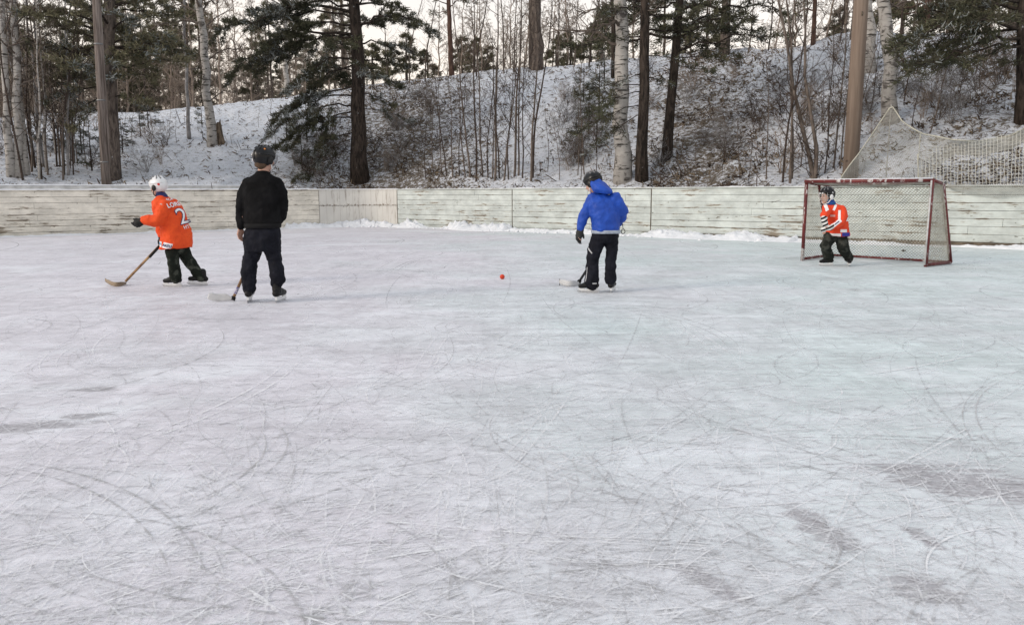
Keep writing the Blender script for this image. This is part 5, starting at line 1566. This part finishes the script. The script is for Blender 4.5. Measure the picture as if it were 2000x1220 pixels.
# ---------------------------------------------------------------- 2. child in the orange jersey, skating left
def skater_orange():
    g0 = ground(360, 559); Y = g0.y
    def J(x, y, dy=0.0): return at(x, y, Y + dy)
    t = thing('person', Vector((g0.x, g0.y, 0)), 'child in a long orange hockey jersey and white helmet skating to the left', 'person')
    L = t.location; Z = Vector((0, 0, 1))
    F = Vector((-.88, .47, 0)).normalized(); S = F.cross(Z)          # S: to the skater's right (away from the camera)
    HC = J(309, 364); HF = Vector((-.93, .25, -.12)).normalized(); HU = (Z - HF * HF.z).normalized(); hs = .93
    mb = MB(); head(mb, HC, HF, HU, hs)
    mb.cap(J(313, 374), .045, J(319, 386), .05)
    sp = (J(319, 388) - J(345, 470)).normalized(); B = S.cross(sp).normalized()
    torso(mb, [(J(321, 389), .08, .06), (J(327, 405), .11, .08), (J(337, 435), .105, .08), (J(346, 468), .11, .085)], S, B)
    lsh, lel, lwr = J(318, 402, -.16), J(312, 432, -.20), J(284, 432, -.22)
    rsh, rel, rwr = J(326, 398, .16), J(312, 430, .2), J(316, 460, .12)
    chain(mb, [(lsh, .04), (lel, .034), (lwr, .024)]); chain(mb, [(rsh, .04), (rel, .034), (rwr, .024)])
    lh, lk, la = J(340, 474, -.05), J(339, 514, -.1), J(342, 542, -.04)
    rh, rk, ra = J(352, 474, .05), J(374, 516, .02), J(391, 541, .1)
    chain(mb, [(lh, .05), (lk, .035), (la, .028)]); chain(mb, [(rh, .05), (rk, .035), (ra, .028)])
    hand(mb, lwr, J(268, 438, -.22) - lwr, Vector((0, -.3, .8)), .8, .9)
    hand(mb, rwr, J(318, 474, .1) - rwr, Vector((-.5, .3, .3)), .8, 1.2)
    o = mb.build('body', SKIN, t, loc=L); remesh(o, .0055, 2); face_parts(t, HC, HF, HU, hs)
    # jersey: loose, flaring at the hem
    mb = MB()
    rings = [((314.5, 383), .055, .055), ((317, 387), .085, .07), ((321, 392), .155, .10), ((325.5, 402), .185, .128), ((331, 416), .185, .140), ((337, 430), .180, .146), ((342, 444), .180, .150), ((344.5, 460), .185, .160), ((345, 474), .192, .172), ((343.5, 485), .196, .178)]
    tor = []
    for i, ((x, y), wd, dp) in enumerate(rings):
        tor.append((J(x, y), wd, dp))
    B2 = -F
    mb.loft([(p, S * wd, (B if i < 6 else B2.lerp(B, .3)) * dp) for i, (p, wd, dp) in enumerate(tor)], 22, 0, .9)
    chain(mb, [(J(323, 402, -.12), .082), (J(316, 418, -.17), .084), (J(311, 429, -.20), .082), (J(299, 431, -.21), .074), (J(287, 430, -.22), .062), (J(282, 430, -.22), .056)])
    chain(mb, [(J(329, 400, .12), .08), (J(316, 425, .18), .075), (J(314, 448, .14), .062), (J(316, 458, .12), .05)])
    je = mb.build('jersey', ORNG, t, loc=L); remesh(je, .010, 3, .028, .018)
    mb = MB()
    torso(mb, [(J(345, 468), .13, .10), (J(346, 485), .135, .11), (J(347, 492), .12, .10)], S, B2)
    chain(mb, [(J(336, 478, -.06), .085), (J(337, 500, -.09), .078), (J(339, 516, -.09), .072), (J(342, 532, -.05), .070), (J(343.5, 542, -.04), .068)])
    chain(mb, [(J(354, 478, .05), .088), (J(365, 502, .05), .078), (J(375, 518, .05), .072), (J(385, 532, .07), .064), (J(392, 541, .09), .062)])
    pt_ = mb.build('trousers', CAMO, t, loc=L); remesh(pt_, .010, 3, .03, .012)
    # collar
    mb = MB(); mb.cap(J(313.5, 379), .056, J(317, 385), .066); c_ = mb.build('collar', NAVY, t, loc=L)
    # glove on the near hand
    def glove(c0, c1, side, mt, s):
        mb = MB(); hand(mb, c0, c1 - c0, side, s * 1.35, 1.0); mb.cap(c0 - (c1 - c0) * .25, .042 * s, c0 + (c1 - c0) * .35, .048 * s)
        mb.cap(c0, .048 * s, c0 + (c1 - c0) * .75, .050 * s)
        g_ = mb.build('glove', mt, t, loc=L); remesh(g_, .008, 1)
    glove(J(281, 430, -.22), J(267, 438, -.22), Vector((0, -.3, 1)), DGLV, .95)
    glove(J(315, 460, .12), J(318, 472, .10), Vector((-.6, 0, .3)), DGLV, .85)
    helmet(t, HC, HF, HU, .93, WHTP, vent=GRYP, ear=BLK, visor=None, marks=[(-125, -2, .016, simple('red_sticker', (.6, .05, .04), .5))])
    skate(t, J(344, 546, -.04), Vector((-1, .05, 0)), .86)
    skate(t, J(396, 545, .09), Vector((-.95, -.25, 0)), .86, tilt=Vector((.12, 0, 1)))
    # prints
    N = (Vector((.50, -.86, .18))).normalized(); up = (J(322, 392) - J(352, 452)); up = (up - N * up.dot(N)).normalized(); rt = up.cross(N).normalized()
    project_text(t, je, '2', J(356, 424), rt, up, N, .28, NAVY, 'number', thick=.008)
    n2 = project_text(t, je, '2', J(356, 424) , rt, up, N, .28, WHT, 'number', thick=.0)
    n2.location = N * .005
    project_text(t, je, 'LORE', J(338, 402), rt, up, N, .075, WHT, 'name_print', thick=.002)
    project_text(t, je, 'SCA', J(330, 391), rt, up, N, .045, WHT, 'sponsor_print', thick=.001)
    project_text(t, je, 'HT', J(364, 444), rt, up, N, .06, WHT, 'sponsor_print', thick=.001)
    N2 = Vector((-.12, -.99, 0)).normalized(); r2 = Vector((-N2.y, N2.x, 0)); u2 = (Z * .97 - r2 * .22).normalized(); r3 = (r2 * .97 + Z * -.22).normalized()
    project_quad(t, je, J(321.5, 474), r3, u2, N2, .10, .07, WHT, 'hem_patch', slant=.2)
    project_text(t, je, 'LIPPI', J(321.5, 474), r3, u2, N2, .04, simple('blue_print', (.05, .25, .5), .6), 'hem_print', thick=.001).location = N2 * .004
    N3 = Vector((.05, -1, 0)).normalized(); r4 = Vector((1, .05, -.2)).normalized(); u4 = r4.cross(-N3).normalized(); u4 = u4 if u4.z > 0 else -u4
    project_quad(t, je, J(338, 478), r4, u4, N3, .12, .07, WHT, 'hem_patch', slant=.2)
    project_text(t, je, 'AATU', J(338, 478), r4, u4, N3, .045, NAVY, 'hem_print', thick=.002).location = N3 * .004
    N4 = Vector((0, -1, 0))
    project_quad(t, je, J(286, 425), Vector((1, 0, -.1)).normalized(), Vector((.1, 0, 1)).normalized(), N4, .07, .05, WHT, 'sleeve_patch')
    project_quad(t, je, J(287, 425), Vector((1, 0, -.1)).normalized(), Vector((.1, 0, 1)).normalized(), N4, .02, .035, NAVY, 'sleeve_print', .008)
    # stick
    heel = ground(246, 556); heel.z = .045; A = J(318, 473, .06); top = heel + (A - heel) * 1.25
    st = thing('hockey_stick', Vector((heel.x, heel.y, 0)), 'brown wooden hockey stick stretched out low by the child in the orange jersey', 'hockey stick', 'hockey sticks in the players\' hands')
    stick(st, top, heel, [heel, ground(238, 559), ground(228, 560), ground(217, 559), ground(207, 556)], simple('brown_blade', (.30, .23, .16), .5, .3, .4, 14), band=False, hblade=.055, toe_up=.14)
    mb = MB(); d = (heel - top).normalized(); mb.tube([J(313, 479, .05) , J(292, 502, .04)], .0175, 8); mb.build('tape_wrap', TAPE, st, loc=st.location)
skater_orange()

# ---------------------------------------------------------------- 3. child in the blue jacket
def skater_blue():
    g0 = ground(1172, 571); Y = g0.y
    def J(x, y, dy=0.0): return at(x, y, Y + dy)
    t = thing('person', Vector((g0.x, g0.y, 0)), 'child in a bright blue hooded jacket and black trousers with back to the camera', 'person')
    L = t.location; Z = Vector((0, 0, 1))
    F = Vector((-.45, .89, 0)).normalized(); S = F.cross(Z)
    HC = J(1158, 357, .13); HF = Vector((-.75, .6, -.42)).normalized(); HU = (Z - HF * HF.z).normalized(); hs = .93
    mb = MB(); head(mb, HC, HF, HU, hs); mb.cap(J(1162, 368, .12), .05, J(1172, 382, .06), .05)
    torso(mb, [(J(1174, 384, .05), .08, .06), (J(1177, 400, .03), .12, .08), (J(1180, 430), .11, .08), (J(1181, 455), .12, .09)], S, F)
    lsh, lel, lwr = J(1155, 388, .02), J(1142, 418, -.02), J(1134, 447, 0)
    rsh, rel, rwr = J(1202, 388, .0), J(1217, 413, .02), J(1206, 438, .2)
    chain(mb, [(lsh, .04), (lel, .034), (lwr, .024)]); chain(mb, [(rsh, .04), (rel, .034), (rwr, .024)])
    chain(mb, [(J(1168, 462), .05), (J(1159, 506, .04), .04), (J(1157, 552), .030)]); chain(mb, [(J(1193, 462), .05), (J(1190, 506, .04), .04), (J(1193, 548, .02), .030)])
    hand(mb, lwr, J(1130, 464) - lwr, Vector((.6, .5, 0)), .85, .5); hand(mb, rwr, J(1196, 446, .25) - rwr, Vector((0, .5, .5)), .8, 1.2)
    o = mb.build('body', SKIN, t, loc=L); remesh(o, .0055, 2); face_parts(t, HC, HF, HU, hs)
    mb = MB()
    torso(mb, [(J(1171, 375, .07), .07, .07), (J(1173, 381, .05), .115, .095), (J(1176, 388, .03), .162, .122), (J(1179, 402, .01), .176, .142), (J(1181, 420), .172, .148), (J(1182.5, 436), .166, .146), (J(1183, 447), .165, .142), (J(1183, 452), .158, .136)], S.lerp(Vector((1, 0, 0)), .6).normalized(), Vector((0, 1, 0)))
    chain(mb, [(J(1158, 388, .02), .070), (J(1149, 404), .068), (J(1142, 418, -.02), .062), (J(1137, 436, -.01), .054), (J(1134.5, 446), .046)])
    chain(mb, [(J(1201, 388), .072), (J(1211, 401, .0), .066), (J(1217, 413, .02), .058), (J(1214, 425, .08), .054), (J(1207, 437, .18), .048)])
    jk = mb.build('jacket', BLUE, t, loc=L); remesh(jk, .010, 3, .028, .022)
    # hood gathered behind the neck
    mb = MB()
    mb.loft([(J(1165, 352, .04), Vector((.035, 0, .01)), Vector((0, .03, 0))), (J(1169, 356, .02), Vector((.085, 0, -.015)), Vector((0, .09, .02))), (J(1173, 364, .0), Vector((.118, 0, -.03)), Vector((0, .115, .0))), (J(1176, 372, -.01), Vector((.125, 0, -.02)), Vector((0, .115, 0))), (J(1177, 378, -.0), Vector((.10, 0, -.01)), Vector((0, .10, 0)))], 20)
    hd = mb.build('hood', BLUE, t, loc=L); remesh(hd, .009, 3, .03, .012)
    mb = MB(); torso(mb, [(J(1183, 449), .168, .145), (J(1183, 453), .168, .146), (J(1183, 455.5), .164, .142)], Vector((1, 0, 0)), Vector((0, 1, 0))); mb.build('hem_band', simple('pale_hem', (.38, .43, .52), .8, .15, .3, 30, .2), t, loc=L)
    mb = MB()
    torso(mb, [(J(1181, 446), .142, .12), (J(1182, 458), .152, .125), (J(1182, 466), .150, .12), (J(1182, 474), .12, .09)], Vector((1, 0, 0)), Vector((0, 1, 0)))
    chain(mb, [(J(1169, 467), .086), (J(1162, 488, .02), .080), (J(1157, 508, .04), .070), (J(1156, 530, .02), .076), (J(1156, 546), .080), (J(1156, 553), .079)])
    chain(mb, [(J(1195, 467), .078), (J(1195, 490, .02), .070), (J(1192, 510, .03), .064), (J(1192, 530, .02), .068), (J(1192.5, 544), .070)])
    pt_ = mb.build('trousers', PANTB, t, loc=L); remesh(pt_, .010, 3, .028, .022)
    n = Vector((-.5, -.86, 0)).normalized(); rt = Vector((.86, -.5, 0))
    project_quad(t, pt_, J(1154, 489), (rt * .75 - Z * .75).normalized(), (rt * .7 + Z * .7).normalized(), n, .085, .016, GREYS, 'reflective_stripe', .004)
    project_quad(t, pt_, J(1148, 535), Z, rt, n, .16, .010, GREYS, 'reflective_stripe', .004)
    project_quad(t, pt_, J(1160, 552), Vector((1, 0, 0)), Z, Vector((0, -1, 0)), .05, .014, GREYS, 'reflective_stripe', .004)
    mb = MB(); c0, c1 = J(1134, 447), J(1130, 462)
    hand(mb, c0, c1 - c0, Vector((.8, .3, 0)), 1.15, .7); mb.cap(c0 - (c1 - c0) * .2, .040, c0 + (c1 - c0) * .5, .044); mb.cap(c0 + (c1 - c0) * .3, .044, c0 + (c1 - c0) * 1.0, .036)
    g_ = mb.build('glove', GGLV, t, loc=L); remesh(g_, .007, 1)
    mb = MB(); c0, c1 = J(1206, 438, .2), J(1196, 446, .26); hand(mb, c0, c1 - c0, Vector((0, .3, .8)), 1.1, 1.2); mb.cap(c0, .042, c1, .042); g_ = mb.build('glove', GGLV, t, loc=L); remesh(g_, .008, 1)
    helmet(t, HC, HF, HU, .95, BLK, vent=GRYP, ear=BLK, marks=[(150, 30, .012, simple('orange_sticker', (.6, .15, .08), .5))])
    skate(t, J(1158, 556), Vector((-1, .1, 0)), .86, boot=BLK); skate(t, J(1193, 553, .02), Vector((.35, .95, 0)), .86, tilt=Vector((-.16, 0, 1)))
    # key ring hanging at the right of the hem
    mb = MB(); c = J(1217, 452, .12); mb.tube([c + Vector((math.cos(a) * .022, 0, math.sin(a) * .026)) for a in np.linspace(0, 2 * PI, 17)], .005, 5); mb.tube([c + Vector((0, 0, .026)), c + Vector((-.01, 0, .09))], .004, 5); mb.build('cord_loop', BLK, t, loc=L)
    heel = ground(1131, 557); heel.z = .045; A = J(1201, 442, .27); top = heel + (A - heel) * 1.1
    st = thing('hockey_stick', Vector((heel.x, heel.y, 0)), 'black shafted hockey stick with a pale blade held by the child in the blue jacket', 'hockey stick', 'hockey sticks in the players\' hands')
    stick(st, top, heel, [heel, ground(1120, 559.5), ground(1107, 559.5), ground(1093, 557)], simple('frosted_blade', (.55, .56, .57), .5, .3, .15, 14), shaft=simple('black_shaft', (.03, .03, .032), .4, .4), hblade=.07)
    mb = MB(); p = ground(1093, 557); p.z = .04; mb.box(p, (.008, .02, .075)); mb.build('toe_tape', TAPE, st, smooth=False, loc=st.location)
skater_blue()

# ---------------------------------------------------------------- 4. small goalkeeper
def goalie():
    g0 = ground(1630, 519); Y = g0.y
    def J(x, y, dy=0.0): return at(x, y, Y + dy)
    t = thing('person', Vector((g0.x, g0.y, 0)), 'small child in a red-orange jersey and black helmet standing in front of the goal', 'person')
    L = t.location; Z = Vector((0, 0, 1))
    F = Vector((-.82, -.57, 0)).normalized(); S = F.cross(Z)
    HC = J(1615, 382); HF = Vector((-.93, -.30, -.10)).normalized(); HU = (Z - HF * HF.z).normalized(); hs = .95
    mb = MB(); head(mb, HC, HF, HU, hs); mb.cap(J(1618, 390), .05, J(1624, 400), .055)
    torso(mb, [(J(1625, 402), .08, .06), (J(1629, 416), .12, .08), (J(1633, 440), .11, .08), (J(1633, 460), .12, .09)], S, F)
    # far arm folded across, near arm bent to the gloves
    rsh, rel, rwr = J(1616, 412, -.05), J(1610, 430, -.18), J(1612, 442, -.2)
    lsh, lel, lwr = J(1643, 412, -.03), J(1640, 435, -.16), J(1626, 441, -.24)
    chain(mb, [(rsh, .04), (rel, .034), (rwr, .026)]); chain(mb, [(lsh, .04), (lel, .034), (lwr, .026)])
    chain(mb, [(J(1620, 464), .05), (J(1612, 482, -.05), .04), (J(1619, 502), .034)]); chain(mb, [(J(1642, 464), .05), (J(1647, 484, -.08), .04), (J(1658, 505), .034)])
    hand(mb, rwr, Vector((-.3, -.2, -1)), Vector((-.5, .5, 0)), .8, .8); hand(mb, lwr, Vector((-1, -.2, -.5)), Vector((0, -.5, .6)), .8, .8)
    o = mb.build('body', SKIN, t, loc=L); remesh(o, .006, 2); face_parts(t, HC, HF, HU, hs)
    mb = MB()
    torso(mb, [(J(1622, 397), .07, .07), (J(1624, 401), .11, .09), (J(1627, 407), .150, .105), (J(1630, 418), .160, .12), (J(1633, 432), .157, .127), (J(1634.5, 446), .158, .132), (J(1635, 456), .164, .136), (J(1635, 461), .164, .136)], S.lerp(Vector((-1, 0, 0)), .3).normalized(), F)
    chain(mb, [(J(1643, 410, -.04), .075), (J(1646, 422, -.10), .072), (J(1642, 434, -.17), .066), (J(1633, 440, -.22), .058), (J(1628, 442, -.24), .052)])
    chain(mb, [(J(1617, 410, -.04), .070), (J(1611, 420, -.14), .060)])
    je = mb.build('jersey', RED_O, t, loc=L); remesh(je, .010, 3, .024, .016)
    # striped right sleeve
    q = NT('black_white_stripes'); sx = q.n('ShaderNodeSeparateXYZ'); q.l(q.tc.outputs['Object'], sx.inputs[0])
    st_ = q.math('FRACT', q.math('ADD', q.math('MULTIPLY', sx.outputs[2], 17), q.math('MULTIPLY', sx.outputs[0], -9)))
    q.base(q.ramp(st_, [(.46, .015), (.54, .62)]), .8, .15); STR = q.mat
    mb = MB(); chain(mb, [(J(1612, 418, -.13), .044), (J(1609, 428, -.18), .045), (J(1612, 438, -.2), .044)]); s_ = mb.build('striped_sleeve', STR, t, loc=L); remesh(s_, .009, 2, 0, .01)
    def glv(c0, c1, side, s):
        mb = MB(); hand(mb, c0, c1 - c0, side, 1.25 * s, 1.1); mb.cap(c0 - (c1 - c0) * .1, .055 * s, c0 + (c1 - c0) * .6, .058 * s)
        g_ = mb.build('glove', STR, t, loc=L); remesh(g_, .008, 1)
    glv(J(1613, 441, -.21), J(1608, 452, -.22), Vector((-.5, 0, .4)), .7)
    glv(J(1626, 442, -.25), J(1618, 448, -.27), Vector((0, -.3, .8)), .7)
    mb = MB(); torso(mb, [(J(1619, 389), .062, .066), (J(1621, 395), .072, .076), (J(1623, 400), .084, .084)], S, F); nw = mb.build('neck_warmer', TEAL, t, loc=L)
    # prints
    N = Vector((-.35, -.94, 0)).normalized(); rt = Vector((.94, -.35, 0)); 
    project_quad(t, je, J(1613.5, 405), (rt * .8 + Z * .5).normalized(), (Z * .85 - rt * .3).normalized(), N, .05, .10, WHT, 'shoulder_patch')
    project_quad(t, je, J(1630, 405), (rt * .9 - Z * .3).normalized(), (Z * .9 + rt * .3).normalized(), N, .035, .09, WHT, 'shoulder_patch')
    project_quad(t, je, J(1638.5, 419), rt, Z, N, .035, .14, WHT, 'sleeve_stripe')
    project_quad(t, je, J(1633, 434), (rt * .8 + Z * .65).normalized(), (Z * .8 - rt * .65).normalized(), N, .14, .055, WHT, 'sleeve_stripe')
    project_quad(t, je, J(1633, 434), (rt * .8 + Z * .65).normalized(), (Z * .8 - rt * .65).normalized(), N, .08, .015, NAVY, 'sleeve_print', .008)
    project_quad(t, je, J(1646, 457.5), Vector((1, 0, 0)), Z, Vector((0, -1, 0)), .14, .065, simple('blue_trim', (.03, .04, .30), .7), 'hem_trim')
    project_quad(t, je, J(1626, 458.5), Vector((1, 0, 0)), Z, Vector((0, -1, 0)), .14, .05, WHT, 'hem_trim', .0045)
    project_quad(t, je, J(1641, 450), Vector((1, 0, 0)), Z, Vector((0, -1, 0)), .11, .045, WHT, 'hem_patch', .005)
    project_quad(t, je, J(1649, 428), Vector((1, 0, 0)), Z, Vector((0, -1, 0)), .045, .055, WHT, 'arm_badge', .005)
    project_quad(t, je, J(1626, 421), rt, Z, N, .07, .03, simple('pale_pink_print', (.75, .45, .40), .6), 'chest_print', .005)
    mb = MB()
    torso(mb, [(J(1633, 452), .145, .12), (J(1632, 463), .15, .125), (J(1631, 470), .13, .11)], S.lerp(Vector((-1, 0, 0)), .4).normalized(), F)
    chain(mb, [(J(1621, 466, -.02), .085), (J(1613, 480, -.06), .082), (J(1616, 492, -.02), .076), (J(1619, 502), .072)])
    chain(mb, [(J(1643, 466, -.02), .088), (J(1646, 482, -.08), .086), (J(1652, 494, -.04), .076), (J(1658, 504), .068)])
    pt_ = mb.build('trousers', CAMO2, t, loc=L); remesh(pt_, .010, 3, .035, .024)
    cg = simple('white_cage_wire', (.6, .6, .58), .4, .4)
    helmet(t, HC, HF, HU, 1.0, BLK, vent=GRYP, ear=WHTP, cage=cg, marks=[(-20, 14, .014, WHTP), (20, 14, .014, WHTP), (0, 14, .014, WHTP), (-100, 10, .014, WHTP)])
    skate(t, J(1620, 505), Vector((-1, -.1, 0)), .82); skate(t, J(1657, 508), Vector((-.25, -1, 0)), .82)
goalie()
